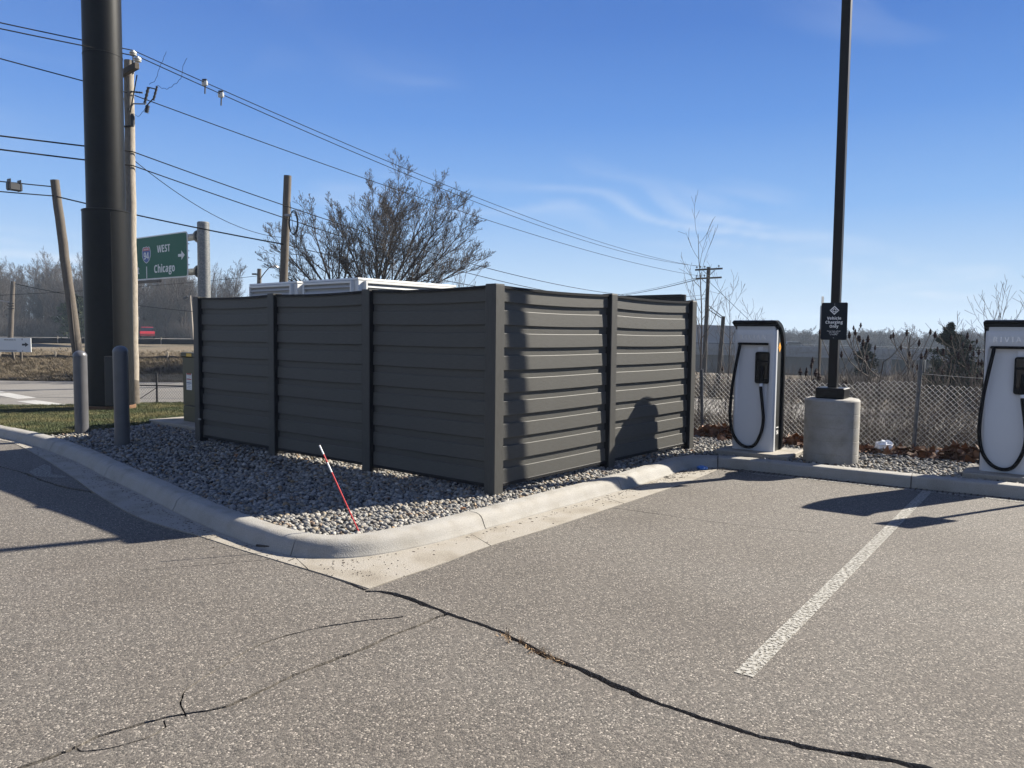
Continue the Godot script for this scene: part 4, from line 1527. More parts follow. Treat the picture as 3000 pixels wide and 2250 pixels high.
# ---------------------------------------------------------------- poles and wires
func wire(a: Vector3, b: Vector3, sag: float, label: String, r := 0.009, n := 40, group := "overhead wires") -> void:
	r *= 1.35
	var p := PackedVector3Array(); var q := PackedFloat32Array()
	for i in n + 1:
		var t := float(i) / n
		p.append(a.lerp(b, t) - Vector3(0, 4.0 * sag * t * (1.0 - t), 0)); q.append(r)
	var g := G.new()
	g.tube(p, q, 5)
	tag(obj("overhead_wire", g, M.wire), label, "wire", group)

func wood_pole(a: Vector3, b: Vector3, r0: float, r1: float, parent: Node, m: Material, called := "shaft", seed_ := 1) -> void:
	var g := G.new()
	var p := PackedVector3Array(); var q := PackedFloat32Array()
	var nz := FastNoiseLite.new()
	nz.seed = seed_; nz.frequency = 0.6
	for i in 17:
		var t := i / 16.0
		p.append(a.lerp(b, t) + Vector3(nz.get_noise_1d(i * 0.9), 0, nz.get_noise_1d(i * 0.9 + 40.0)) * r0 * 0.12)
		q.append(lerpf(r0, r1, t) * (1.0 + 0.05 * nz.get_noise_1d(i * 3.0 + 9.0)))
	g.tube(p, q, 16, true)
	obj(called, g, m, parent)

func insulator(parent: Node, at: Vector3, s := 1.0, m: Material = null) -> void:
	var g := G.new()
	g.lathe([Vector2(0.012, -0.1), Vector2(0.012, 0.0), Vector2(0.075, 0.01), Vector2(0.08, 0.03), Vector2(0.045, 0.05), Vector2(0.085, 0.06), Vector2(0.08, 0.085), Vector2(0.035, 0.1), Vector2(0.035, 0.13), Vector2(0.0, 0.135)], 16, Transform3D(Basis().scaled(Vector3.ONE * s), at))
	obj("insulator", g, m if m else M.porcelain, parent)

func make_poles_and_wires() -> void:
	var g := G.new()
	# tall black steel sign pole with a wider sleeve
	var bp := thing("steel_pole", "huge black steel pole with a wider sleeve round its lower part", "pole", Vector3(-7.9, 0.06, -15.1))
	g = G.new()
	g.lathe([Vector2(0.345, 3.6), Vector2(0.345, 6.80), Vector2(0.35, 6.805), Vector2(0.35, 6.825), Vector2(0.343, 6.83), Vector2(0.338, 15.0), Vector2(0.0, 15.0)], 64)
	obj("shaft", g, M.pole_black, bp)
	g = G.new()
	g.lathe([Vector2(0.425, 0.12), Vector2(0.425, 3.86), Vector2(0.433, 3.865), Vector2(0.433, 3.885), Vector2(0.423, 3.895), Vector2(0.346, 3.90)], 64)
	var sl := obj("sleeve", g, M.pole_black, bp)
	g = G.new()
	g.box(Transform3D(Basis(Vector3.UP, 0.05), Vector3(0.255, 2.05, 0.338)), Vector3(0.006, 3.55, 0.012))
	obj("seam", g, M.rail_black, sl)
	g = G.new()
	g.box(Transform3D(Basis(Vector3.UP, 0.5), Vector3(0.25, 0.62, 0.38)), Vector3(0.28, 0.95, 0.07), 0.01)
	obj("access_box", g, M.black_metal, bp)
	g = G.new()
	g.lathe([Vector2(0.45, 0.0), Vector2(0.45, 0.12), Vector2(0.43, 0.13), Vector2(0.0, 0.13)], 40)
	obj("footing", g, M.wood_rust, bp)

	# main timber utility pole
	var up := thing("utility_pole", "pale timber utility pole with one crossarm right beside the black steel pole", "utility pole", Vector3(-7.84, 0.03, -16.0))
	var dirw := Vector3(21.6, 0, -39).normalized()
	var arm := Vector3(-dirw.z, 0, dirw.x) * -1.0      # level, across the wires
	arm = Vector3(0.74, 0, 0.67)
	wood_pole(Vector3(-0.06, 0.55, 0), Vector3(0.0, 7.08, 0), 0.118, 0.092, up, M.wood_pale, "shaft", 3)
	wood_pole(Vector3(-0.06, 0, 0), Vector3(-0.06, 0.58, 0), 0.124, 0.1195, up, M.wood_grey, "stained_foot", 3)
	g = G.new()
	g.box(Transform3D(along(arm), Vector3(0.0, 6.80, 0) + Vector3(-0.07, 0, 0.10)), Vector3(1.35, 0.12, 0.09), 0.006)
	var ca := obj("crossarm", g, M.wood_grey, up)
	insulator(up, Vector3(-0.03, 6.90, 0.07) + arm * 0.58, 0.85)
	g = G.new()
	g.box(Transform3D(Basis(), Vector3(0.10, 6.99, 0.02)), Vector3(0.03, 0.35, 0.02), 0.003)
	obj("bracket", g, M.steel_grey, up)
	insulator(up, Vector3(0.10, 7.17, 0.02), 0.85)
	for e in [[0.5, 0.03], [-0.5, -0.03]]:
		g = G.new()
		g.rod(Vector3(0.0, 6.66, 0.1) + arm * e[0], Vector3(0.07, 6.02, 0.13), 0.012, 6)
		obj("brace", g, M.gear_dark, up)
	for y in [6.93, 6.55, 5.6, 5.3, 4.75, 4.2, 3.7]:
		g = G.new()
		g.rod(Vector3(0.07, y, 0) - Vector3(0.11, 0, 0), Vector3(0.07, y, 0) - Vector3(0.15, 0, 0), 0.012, 6)
		obj("bolt", g, M.gear_dark, up)
	# cutout and arrester on their brackets
	var gear := Vector3(-0.27, 0.88, 0.0)
	g = G.new()
	g.rod(Vector3(0.18, 5.35, 0.0), Vector3(0.62, 5.33, 0.05), 0.014, 8)
	g.rod(Vector3(0.18, 5.37, 0.0), Vector3(0.34, 5.58, 0.06), 0.014, 8)
	obj("cutout_bracket", g, M.steel_grey, up).position = gear
	for e in [[Vector3(0.60, 5.35, 0.05), Vector3(0.68, 5.66, 0.05), 0.035], [Vector3(0.78, 5.40, 0.06), Vector3(0.86, 5.68, 0.06), 0.028], [Vector3(0.63, 5.16, 0.05), Vector3(0.66, 5.30, 0.05), 0.05], [Vector3(0.34, 5.57, 0.06), Vector3(0.56, 5.55, 0.06), 0.022]]:
		g = G.new()
		var p := PackedVector3Array(); var q := PackedFloat32Array()
		for i in 9:
			p.append((e[0] as Vector3).lerp(e[1], i / 8.0)); q.append(e[2] * (1.0 if i % 2 == 0 else 0.6))
		g.tube(p, q, 10, true)
		obj("cutout", g, M.gear_dark, up).position = gear
	g = G.new()
	g.rod(Vector3(0.68, 5.66, 0.05), Vector3(0.86, 5.62, 0.06), 0.012, 6)
	g.rod(Vector3(0.64, 5.30, 0.05), Vector3(0.80, 5.46, 0.06), 0.012, 6)
	g.rod(Vector3(0.15, 4.86, 0.1), Vector3(0.36, 4.88, 0.1), 0.02, 6)
	obj("hot_clamp", g, M.gear_dark, up).position = gear
	g = G.new()
	g.tube(PackedVector3Array([Vector3(0.36, 4.86, 0.1), Vector3(0.37, 4.93, 0.1), Vector3(0.37, 5.0, 0.1), Vector3(0.37, 5.07, 0.1), Vector3(0.37, 5.12, 0.1)]), PackedFloat32Array([0.03, 0.045, 0.045, 0.045, 0.02]), 12, true)
	obj("arrester", g, M.gear_dark, up).position = gear
	for pts in [[Vector3(0.86, 5.7, 0.06), Vector3(1.05, 5.62, 0.1), Vector3(1.25, 5.66, 0.2), Vector3(1.45, 5.78, 0.3), Vector3(1.52, 6.0, 0.35), Vector3(1.62, 6.12, 0.4)], [Vector3(0.7, 5.72, 0.05), Vector3(0.85, 5.8, 0.1), Vector3(0.95, 6.0, 0.15), Vector3(1.05, 6.15, 0.2), Vector3(1.12, 6.32, 0.2)], [Vector3(0.37, 5.12, 0.1), Vector3(0.5, 5.08, 0.1), Vector3(0.58, 5.2, 0.06), Vector3(0.63, 5.3, 0.05)], [Vector3(0.09, 5.3, 0.11), Vector3(0.13, 4.9, 0.12), Vector3(0.12, 4.6, 0.12), Vector3(-0.02, 4.3, 0.14), Vector3(-0.1, 4.1, 0.1)], [Vector3(-0.1, 4.1, 0.1), Vector3(-0.13, 3.6, 0.08), Vector3(-0.15, 3.0, 0.06), Vector3(-0.15, 1.2, 0.06)]]:
		var cu := Curve3D.new()
		for i in pts.size():
			var tn: Vector3 = (pts[mini(i + 1, pts.size() - 1)] - pts[maxi(i - 1, 0)]) * 0.2
			cu.add_point(pts[i], -tn, tn)
		cu.bake_interval = 0.05
		var bk := cu.get_baked_points()
		for i in bk.size(): bk[i] += Vector3(0, sin(i * 1.3) * 0.012, 0)
		var q := PackedFloat32Array(); q.resize(bk.size()); q.fill(0.0042)
		g = G.new()
		g.tube(bk, q, 5)
		obj("jumper_lead", g, M.wire, up).position = gear

	# leaning pole, mid pole, far poles
	var lp := thing("leaning_pole", "weathered grey timber pole leaning sideways across the road", "pole", Vector3(-14.6, 0.0, -26.0))
	wood_pole(Vector3(0.02, -0.1, 0), Vector3(-0.47, 6.55, 0.4), 0.165, 0.135, lp, M.wood_grey, "shaft", 5)
	g = G.new()
	g.box(Transform3D(Basis(Vector3.BACK, 0.07), Vector3(-0.18, 3.4, 0.28)), Vector3(0.06, 5.2, 0.05), 0.006)
	obj("conduit", g, M.wood_dark, lp)
	var mp := thing("service_pole", "plain grey timber pole with a coiled cable rising behind the white cabinets", "pole", Vector3(-7.28, -0.06, -24.0))
	wood_pole(Vector3(0, 0, 0), Vector3(0.33, 6.5, 0), 0.14, 0.115, mp, M.wood_grey, "shaft", 7)
	for k in 4:
		g = G.new()
		var p := PackedVector3Array(); var q := PackedFloat32Array()
		for i in 25:
			var a := TAU * i / 24.0
			p.append(Vector3(0.5 + 0.13 * cos(a) + 0.02 * k, 5.05 + (0.32 + 0.02 * k) * sin(a), 0.1 + 0.03 * k)); q.append(0.009)
		g.tube(p, q, 5)
		obj("cable_coil", g, M.wire, mp)
	g = G.new()
	g.box(Transform3D(Basis(), Vector3(0.36, 5.28, 0.12)), Vector3(0.2, 0.07, 0.1), 0.01)
	obj("clamp", g, M.steel_grey, mp)
	g = G.new()
	g.tube(PackedVector3Array([Vector3(0.42, 5.7, 0.1), Vector3(0.5, 4.9, 0.1), Vector3(0.72, 3.9, 0.1), Vector3(1.1, 2.4, 0.1)]), PackedFloat32Array([0.008, 0.008, 0.008, 0.008]), 5)
	obj("drop_cable", g, M.wire, mp)

	var tp := thing("crossarm_pole", "dark timber utility pole with two crossarms rising beyond the chain link fence", "utility pole", Vector3(13.72, -2.4, -55.0))
	wood_pole(Vector3(0, 0, 0), Vector3(0.14, 8.95, 0), 0.17, 0.125, tp, M.wood_dark, "shaft", 9)
	for e in [[8.78, 0.97, "wood_dark"], [8.16, 0.92, "wood_grey"]]:
		g = G.new()
		g.box(Transform3D(Basis(Vector3.BACK, 0.06), Vector3(0.13, e[0], 0.12)), Vector3(2.0 * e[1], 0.12, 0.1), 0.008)
		obj("crossarm", g, M[e[2]], tp)
		for x in [-0.85, -0.6, -0.3, 0.7]:
			if e[1] > 0.95 or x < 0.0:
				insulator(tp, Vector3(0.13 + x, e[0] + 0.14 + x * 0.06, 0.12), 0.9, M.gear_dark)
	for sx in [-1.0, 1.0]:
		g = G.new()
		g.rod(Vector3(0.13 + sx * 0.45, 8.72, 0.14), Vector3(0.13, 8.3, 0.14), 0.02, 5)
		obj("brace", g, M.gear_dark, tp)
	g = G.new()
	g.rod(Vector3(0.13 - 0.5, 8.1, 0.14), Vector3(0.12, 7.65, 0.14), 0.02, 5)
	obj("brace", g, M.gear_dark, tp)
	g = G.new()
	for x in [-0.7, -0.45]:
		g.tube(PackedVector3Array([Vector3(0.13 + x, 8.74, 0.14), Vector3(x, 8.45, 0.2), Vector3(0.13 + x, 8.2, 0.14)]), PackedFloat32Array([0.01, 0.01, 0.01]), 4)
	obj("jumper_lead", g, M.wire, tp)
	var sp := thing("stub_pole", "short leaning timber stub pole with two guy wires beyond the chain link fence", "pole", Vector3(12.02, -1.9, -45.0))
	wood_pole(Vector3(0, 0, 0), Vector3(0.26, 4.72, 0), 0.14, 0.11, sp, M.wood_dark, "shaft", 11)
	var fl := thing("roadside_pole", "grey timber pole standing among the bare trees beyond the welcome sign", "pole", Vector3(-39.1, 0.75, -60.0))
	wood_pole(Vector3(0, 0, 0), Vector3(0.35, 4.6, 0), 0.2, 0.15, fl, M.wood_grey, "shaft", 13)
	g = G.new()
	g.rod(Vector3(0.1, 3.0, 0.1), Vector3(-2.2, 3.3, 0.4), 0.035, 6)
	obj("lamp_arm", g, M.steel_grey, fl)
	g = G.new()
	g.box(Transform3D(Basis(), Vector3(-1.7, 3.25, 0.4)), Vector3(0.9, 0.13, 0.3), 0.04)
	obj("lamp_head", g, M.porcelain, fl)
	for y in [2.5, 2.7, 2.9]:
		g = G.new()
		g.rod(Vector3(0.0, y, 0.2), Vector3(0.5, y, 0.2), 0.04, 6)
		obj("cable_clamp", g, M.gear_dark, fl)
	var yl := thing("yard_light_pole", "slim pale pole with a small floodlight before the bare tree line", "lamp pole", Vector3(-29.0, 0.35, -70.0))
	wood_pole(Vector3(0, 0, 0), Vector3(-0.22, 4.5, 0), 0.13, 0.09, yl, M.wood_pale, "shaft", 15)
	g = G.new()
	g.box(Transform3D(Basis(Vector3.BACK, 0.5), Vector3(-0.55, 4.3, 0.1)), Vector3(0.5, 0.22, 0.25), 0.04)
	g.rod(Vector3(-0.22, 4.4, 0), Vector3(-0.5, 4.35, 0.1), 0.03, 5)
	obj("lamp_head", g, M.gear_dark, yl)
	var rl := thing("street_light_pole", "timber pole with a curved street light arm seen past the grey cabinet roof", "lamp pole", Vector3(-16.4, 0.6, -50.0))
	wood_pole(Vector3(0, 0, 0), Vector3(0.02, 5.1, 0), 0.16, 0.13, rl, M.wood_grey, "shaft", 17)
	g = G.new()
	g.tube(PackedVector3Array([Vector3(0.05, 4.35, 0.1), Vector3(0.35, 4.75, 0.15), Vector3(0.7, 5.15, 0.2), Vector3(1.0, 5.25, 0.2)]), PackedFloat32Array([0.03, 0.03, 0.03, 0.03]), 6)
	obj("lamp_arm", g, M.gear_dark, rl)
	g = G.new()
	g.lathe([Vector2(0.0, -0.05), Vector2(0.2, -0.04), Vector2(0.17, 0.04), Vector2(0.06, 0.09), Vector2(0, 0.09)], 12, Transform3D(Basis().scaled(Vector3(1.5, 1, 0.8)), Vector3(1.1, 5.22, 0.2)))
	obj("lamp_head", g, M.porcelain, rl)
	g = G.new()
	g.box(Transform3D(Basis(), Vector3(-0.25, 4.75, 0.1)), Vector3(0.3, 0.1, 0.2), 0.02)
	obj("arm_bracket", g, M.gear_dark, rl)

	# wires
	var back := Vector3(-20.5, 0, 37.0)
	var i1 := Vector3(-7.74, 7.31, -15.98); var i2 := Vector3(-7.44, 7.04, -15.54); var i3 := Vector3(-7.85, 6.45, -15.9)
	wire(i1, Vector3(12.95, 6.60, -54.9), 0.64, "upper thin wire from the timber pole top to the far crossarm pole", 0.0075, 60)
	wire(i2, Vector3(13.3, 6.60, -54.9), 0.82, "second thin wire from the timber pole crossarm to the far crossarm pole", 0.0075, 60)
	wire(i3, Vector3(12.93, 5.95, -54.9), 0.48, "third wire from below the timber pole crossarm to the far crossarm pole", 0.008, 60)
	wire(i1, i1 + back, 1.5, "upper thin wire leaving the timber pole top towards the road bend", 0.0085, 60)
	wire(i2, i2 + back * 0.98 + Vector3(0, 0.1, 0), 1.5, "second thin wire leaving the timber pole crossarm towards the road bend", 0.0085, 60)
	wire(i3, i3 + back + Vector3(0, 0.2, 0), 0.4, "third wire leaving the timber pole below its crossarm towards the road bend", 0.0085, 60)
	var p4 := Vector3(-7.77, 5.28, -15.9); var p5 := Vector3(-7.77, 5.0, -15.9)
	wire(p4, Vector3(13.75, 4.62, -54.9), 1.18, "middle service wire from the timber pole to the far crossarm pole", 0.009, 60)
	wire(p5, Vector3(13.75, 4.38, -54.9), 1.28, "lowest service wire from the timber pole to the far crossarm pole", 0.009, 60)
	wire(p4, p4 + back, 1.15, "middle service wire leaving the timber pole towards the road bend", 0.011, 60)
	wire(p5, p5 + back, 0.95, "lowest service wire leaving the timber pole towards the road bend", 0.011, 60)
	wire(Vector3(-7.80, 5.15, -15.95), Vector3(-7.08, 4.55, -23.9), 0.35, "slack thin cable from the timber pole to the plain service pole", 0.006, 40)
	wire(Vector3(-15.04, 6.02, -25.55), Vector3(-7.06, 4.34, -23.88), 0.06, "thick cable from the leaning pole to the plain service pole", 0.016, 40)
	wire(Vector3(-15.04, 6.02, -25.55), Vector3(-28.0, 6.3, -6.0), 0.5, "lower thick cable leaving the leaning pole across the road", 0.014, 40)
	wire(Vector3(-15.1, 6.33, -25.6), Vector3(-28.0, 6.6, -6.0), 0.45, "upper thick cable leaving the leaning pole across the road", 0.014, 40)
	wire(Vector3(-7.0, 4.34, -24.1), Vector3(13.7, 4.3, -55.0), 0.9, "thin cable from the plain service pole to the far crossarm pole", 0.010, 40)
	wire(Vector3(-16.4, 5.25, -50.0), Vector3(-40.0, 3.3, -46.0), 0.3, "faint cable from the street light pole behind the green sign", 0.010, 30)
	wire(Vector3(-38.75, 5.2, -60.0), Vector3(-12.0, 3.0, -62.0), 0.9, "cable from the roadside pole across the bare trees", 0.018, 40)
	for k in 3:
		wire(Vector3(13.0 + 0.2 * k, 5.78 - 0.10 * (k % 2), -54.9), Vector3(6.5 + 0.4 * k, 6.2, -95.0), 0.5, ["upper", "middle", "lower"][k] + " of three wires running from the far pole's second crossarm", 0.010, 30)
	wire(Vector3(13.85, 5.55, -54.9), Vector3(17.6, 1.2, -52.0), 0.0, "guy wire slanting down from the far crossarm pole", 0.011, 8)
	for k in 2:
		wire(Vector3(13.8, 3.9 - 0.3 * k, -54.9), Vector3(12.27, 2.75 - 0.1 * k, -45.0), 0.0, ["upper guy wire to the short stub pole", "lower guy wire to the short stub pole"][k], 0.02, 8)
	var on_wire := []
	for e in [[i1, Vector3(12.95, 6.60, -54.9), 0.64, 0.040], [i2, Vector3(13.3, 6.60, -54.9), 0.82, 0.046]]:
		var t: float = e[3]
		on_wire.append((e[0] as Vector3).lerp(e[1], t) - Vector3(0, 4.0 * (e[2] as float) * t * (1.0 - t), 0))
	for k in 2:
		var w := thing("wire_marker", ["small white marker clamped on the upper of two thin wires", "small white marker clamped on the lower of two thin wires"][k], "marker", on_wire[k], Basis(), "wire markers")
		g = G.new()
		g.box(Transform3D(Basis(), Vector3(0, -0.02, 0)), Vector3(0.13, 0.12, 0.06), 0.02)
		obj("clamp", g, M.porcelain, w)
		g = G.new()
		g.rod(Vector3(0.01, -0.08, 0), Vector3(0.0, -0.25, 0), 0.015, 6)
		g.box(Transform3D(Basis(), Vector3(0, 0.05, 0)), Vector3(0.1, 0.04, 0.05), 0.005)
		obj("hook", g, M.gear_dark, w)
	var sc := thing("splice_case", "black splice case hanging on the cables near the leaning pole", "splice case", Vector3(-15.72, 6.12, -24.55), Basis(Vector3.UP, 1.0))
	g = G.new()
	g.box(Transform3D(), Vector3(0.42, 0.24, 0.2), 0.03)
	obj("case_body", g, M.gear_dark, sc)
	g = G.new()
	for x in [-0.15, 0.15]: g.box(Transform3D(Basis(), Vector3(x, 0.05, 0)), Vector3(0.03, 0.36, 0.22), 0.01)
	obj("strap", g, M.black_metal, sc)

func make_highway_sign() -> void:
	var ud := Vector3(0.792, 0, 0.610)             # along the sign face towards its post
	var b := along(ud)
	var right := Vector3(-18.6, 0.0, -45.0)
	var post := thing("sign_gantry", "grey galvanised steel post with two arms holding the green road sign", "gantry", Vector3(-17.95, 0.75, -45.0))
	var g := G.new()
	g.lathe([Vector2(0.36, 0.0), Vector2(0.34, 7.15), Vector2(0.30, 7.2), Vector2(0.0, 7.22)], 28)
	obj("post", g, M.galvanised, post)
	for y in [6.40, 4.38]:
		g = G.new()
		g.rod(Vector3(-0.1, y, 0), Vector3(-0.1, y, 0) - ud * 10.6, 0.2, 14)
		obj("arm", g, M.galvanised, post)
		g = G.new()
		g.rod(Vector3(0, y, 0) - ud * 0.33, Vector3(0, y, 0) - ud * 0.5, 0.38, 20)
		obj("flange", g, M.gear_dark, post)
	var s := thing("highway_sign", "green highway guide sign pointing to Chicago beside the timber pole", "road sign", right + Vector3(0, 4.77, 0) + b.z * 0.3, b)
	# local x = 0 at the right edge, runs negative to the left
	var W := 9.4
	var H := 2.63
	var rr := func(x0: float, y0: float, x1: float, y1: float, r: float) -> PackedVector2Array:
		var o := PackedVector2Array()
		for k in 20:
			var a := TAU * (k + 0.5) / 20.0
			o.append(Vector2((x1 - r if cos(a) > 0 else x0 + r) + r * cos(a), (y1 - r if sin(a) > 0 else y0 + r) + r * sin(a)))
		return o
	g = G.new()
	g.prism(rr.call(-W, 0.0, 0.0, H, 0.22), -0.03, 0.0)
	obj("border", g, M.hwy_white, s)
	g = G.new()
	g.prism(rr.call(-W + 0.07, 0.07, -0.07, H - 0.07, 0.17), 0.001, 0.012)
	obj("panel", g, M.hwy_green, s)
	var z := 0.016
	for e in [["WEST", -2.65, 1.78, 0.42], ["EAST", -6.75, 1.78, 0.42], ["Chicago", -2.6, 0.60, 0.46], ["Detroit", -6.7, 0.60, 0.46]]:
		text(e[0], e[3], 0.006, M.hwy_white, s, Vector3(e[1], e[2], z), Basis(), "lettering", true)
	g = G.new()
	g.box(Transform3D(Basis(), Vector3(-4.7, 0.44, z)), Vector3(0.08, 0.72, 0.006))
	obj("divider", g, M.hwy_white, s)
	for e in [[-0.65, 1.0], [-8.75, -1.0]]:
		g = G.new()
		var o := PackedVector2Array()
		for p in [[-0.36, 0.08], [0.0, 0.08], [0.0, 0.27], [0.36, 0.0], [0.0, -0.27], [0.0, -0.08], [-0.36, -0.08]]:
			o.append(Vector2(e[0] + p[0] * e[1], 1.28 + p[1]))
		g.prism(o, z - 0.003, z + 0.003)
		obj("arrow", g, M.hwy_white, s)
	var shield := func(k: float) -> PackedVector2Array:
		var o := PackedVector2Array()
		var raw := [[-0.42, 0.42], [-0.3, 0.5], [-0.15, 0.46], [0.0, 0.52], [0.15, 0.46], [0.3, 0.5], [0.42, 0.42], [0.5, 0.15], [0.48, -0.1], [0.36, -0.32], [0.18, -0.46], [0.0, -0.54], [-0.18, -0.46], [-0.36, -0.32], [-0.48, -0.1], [-0.5, 0.15]]
		for p in raw: o.append(Vector2(-4.7 + p[0] * 1.05 * k, 1.52 + p[1] * 0.98 * k))
		return o
	g = G.new()
	g.prism(shield.call(1.0), z - 0.003, z)
	var sh := obj("route_shield", g, M.hwy_white, s)
	g = G.new()
	g.prism(shield.call(0.93), z + 0.001, z + 0.003)
	obj("shield_field", g, M.hwy_blue, sh)
	g = G.new()
	g.prism(PackedVector2Array([Vector2(-5.13, 1.76), Vector2(-5.07, 1.90), Vector2(-4.98, 1.96), Vector2(-4.85, 1.93), Vector2(-4.7, 1.98), Vector2(-4.55, 1.93), Vector2(-4.42, 1.96), Vector2(-4.33, 1.90), Vector2(-4.27, 1.76)]), z + 0.004, z + 0.006)
	obj("shield_band", g, M.hwy_red, sh)
	text("INTERSTATE", 0.075, 0.003, M.hwy_white, sh, Vector3(-4.7, 1.845, z + 0.008), Basis(), "lettering", true)
	text("94", 0.42, 0.004, M.hwy_white, sh, Vector3(-4.7, 1.44, z + 0.008), Basis(), "lettering", true)
	g = G.new()
	for k in 6: g.box(Transform3D(Basis(), Vector3(0.05, 0.3 + 0.4 * k, -0.04)), Vector3(0.07, 0.05, 0.04))
	obj("edge_bolt", g, M.steel_grey, s)
	g = G.new()
	g.box(Transform3D(Basis(), Vector3(-5.9, -0.12, -0.02)), Vector3(5.4, 0.16, 0.2), 0.01)
	obj("lower_beam", g, M.wood_grey, s)

# ---------------------------------------------------------------- bridge on the right
func make_bridge() -> void:
	var a := Vector3(6.0, 0.95, -113.0); var e := Vector3(96.0, -0.65, -117.0)
	var d := (e - a).normalized()
	var b := along(d)
	var len_ := a.distance_to(e)
	var br := thing("overpass", "long grey concrete overpass crossing beyond the chain link fence", "bridge", a, b)
	var g := G.new()
	g.box(Transform3D(Basis(), Vector3(len_ * 0.5, -0.45, 0)), Vector3(len_, 0.9, 0.3), 0.03)
	obj("parapet", g, M.bridge_concrete, br)
	g = G.new()
	g.box(Transform3D(Basis(), Vector3(len_ * 0.5, -1.25, -6.2)), Vector3(len_, 0.7, 12.4), 0.03)
	obj("deck", g, M.bridge_concrete, br)
	for x in [50.8]:
		g = G.new()
		g.box(Transform3D(Basis(), Vector3(x, -3.6, -5.0)), Vector3(0.8, 4.1, 9.0), 0.03)
		obj("pier", g, M.bridge_concrete, br)
	g = G.new()
	g.prism(PackedVector2Array([Vector2(0.0, -6.0), Vector2(48.5, -6.0), Vector2(46.5, -1.62), Vector2(0.0, -1.62)]), -12.0, -0.4)
	obj("abutment", g, M.soil, br)
	g = G.new()
	g.prism(PackedVector2Array([Vector2(53.5, -6.0), Vector2(90.0, -6.0), Vector2(90.0, -1.62), Vector2(55.0, -1.62)]), -12.0, -0.4)
	obj("abutment", g, M.soil, br)
	g = G.new()
	g.box(Transform3D(Basis(), Vector3(len_ * 0.5, 0.28, 0.0)), Vector3(len_, 0.06, 0.08), 0.01)
	for k in 45: g.box(Transform3D(Basis(), Vector3(1.0 + k * 2.0, 0.13, 0.0)), Vector3(0.06, 0.26, 0.06))
	obj("hand_rail", g, M.steel_grey, br)
	# lorry trailer on the deck
	var t := thing("truck_trailer", "long pale grey box trailer on the overpass with an oval mark on its side", "trailer", a + d * 23.5 + b.z * -3.0 + Vector3(0, -0.9, 0), b)
	g = G.new()
	g.box(Transform3D(Basis(), Vector3(0, 2.35, 0)), Vector3(14.5, 2.7, 2.5), 0.04)
	obj("box_body", g, M.trailer_grey, t)
	g = G.new()
	g.box(Transform3D(Basis(), Vector3(0, 0.96, 0)), Vector3(14.5, 0.12, 2.4))
	obj("chassis", g, M.gear_dark, t)
	for x in [-5.6, -4.4, 5.2]:
		g = G.new()
		g.lathe([Vector2(0.0, -0.15), Vector2(0.48, -0.15), Vector2(0.48, 0.15), Vector2(0.0, 0.15)], 16, Transform3D(Basis(Vector3.RIGHT, PI / 2), Vector3(x, 0.48, 1.05)))
		obj("wheel", g, M.tyre, t)
	g = G.new()
	var p := PackedVector3Array(); var q := PackedFloat32Array()
	for i in 33:
		var an := TAU * i / 32.0
		p.append(Vector3(-3.2 + 1.1 * cos(an), 2.3 + 0.85 * sin(an), 1.27)); q.append(0.05)
	g.tube(p, q, 4)
	obj("oval_mark", g, M.gear_dark, t)
	car("car", "silver car driving over the concrete overpass", a + d * 37.0 + b.z * -2.5 + Vector3(0, -0.85, 0), -0.04, M.car_silver)
	# grey road crossing below, beyond the brush
	g = G.new()
	for i in 20:
		var u0 := -14.0 + 3.4 * i; var u1 := -14.0 + 3.4 * (i + 1)
		var c := []
		for w in [[u0, 12.5], [u1, 12.5], [u1, 20.5], [u0, 20.5]]:
			var pt: Vector3 = LINK0 + LINKD * w[0] + Vector3(0.617, 0, -0.787) * w[1]
			c.append(Vector3(pt.x, ground_y(pt.x, pt.z) + 0.09, pt.z))
		g.quad_o(c[0], c[1], c[2], c[3], Vector3.UP)
	struct("lower_road", g, M.old_road)
	# the back of a road sign near that road
	var rs := thing("road_sign", "small road sign seen from behind on a slim post past the lamp pole", "sign", Vector3(8.78, -1.35, -22.0), Basis(Vector3.UP, 0.9))
	g = G.new()
	for x in [-0.04, 0.04]: g.box(Transform3D(Basis(), Vector3(x, 1.55, 0)), Vector3(0.035, 3.1, 0.05), 0.003)
	obj("post", g, M.wood_dark, rs)
	g = G.new()
	g.box(Transform3D(Basis(), Vector3(0, 4.03, 0.03)), Vector3(0.2, 0.26, 0.006), 0.001)
	g.box(Transform3D(Basis(), Vector3(0, 3.5, 0.0)), Vector3(0.05, 0.8, 0.04), 0.001)
	obj("plate", g, M.steel_grey, rs)

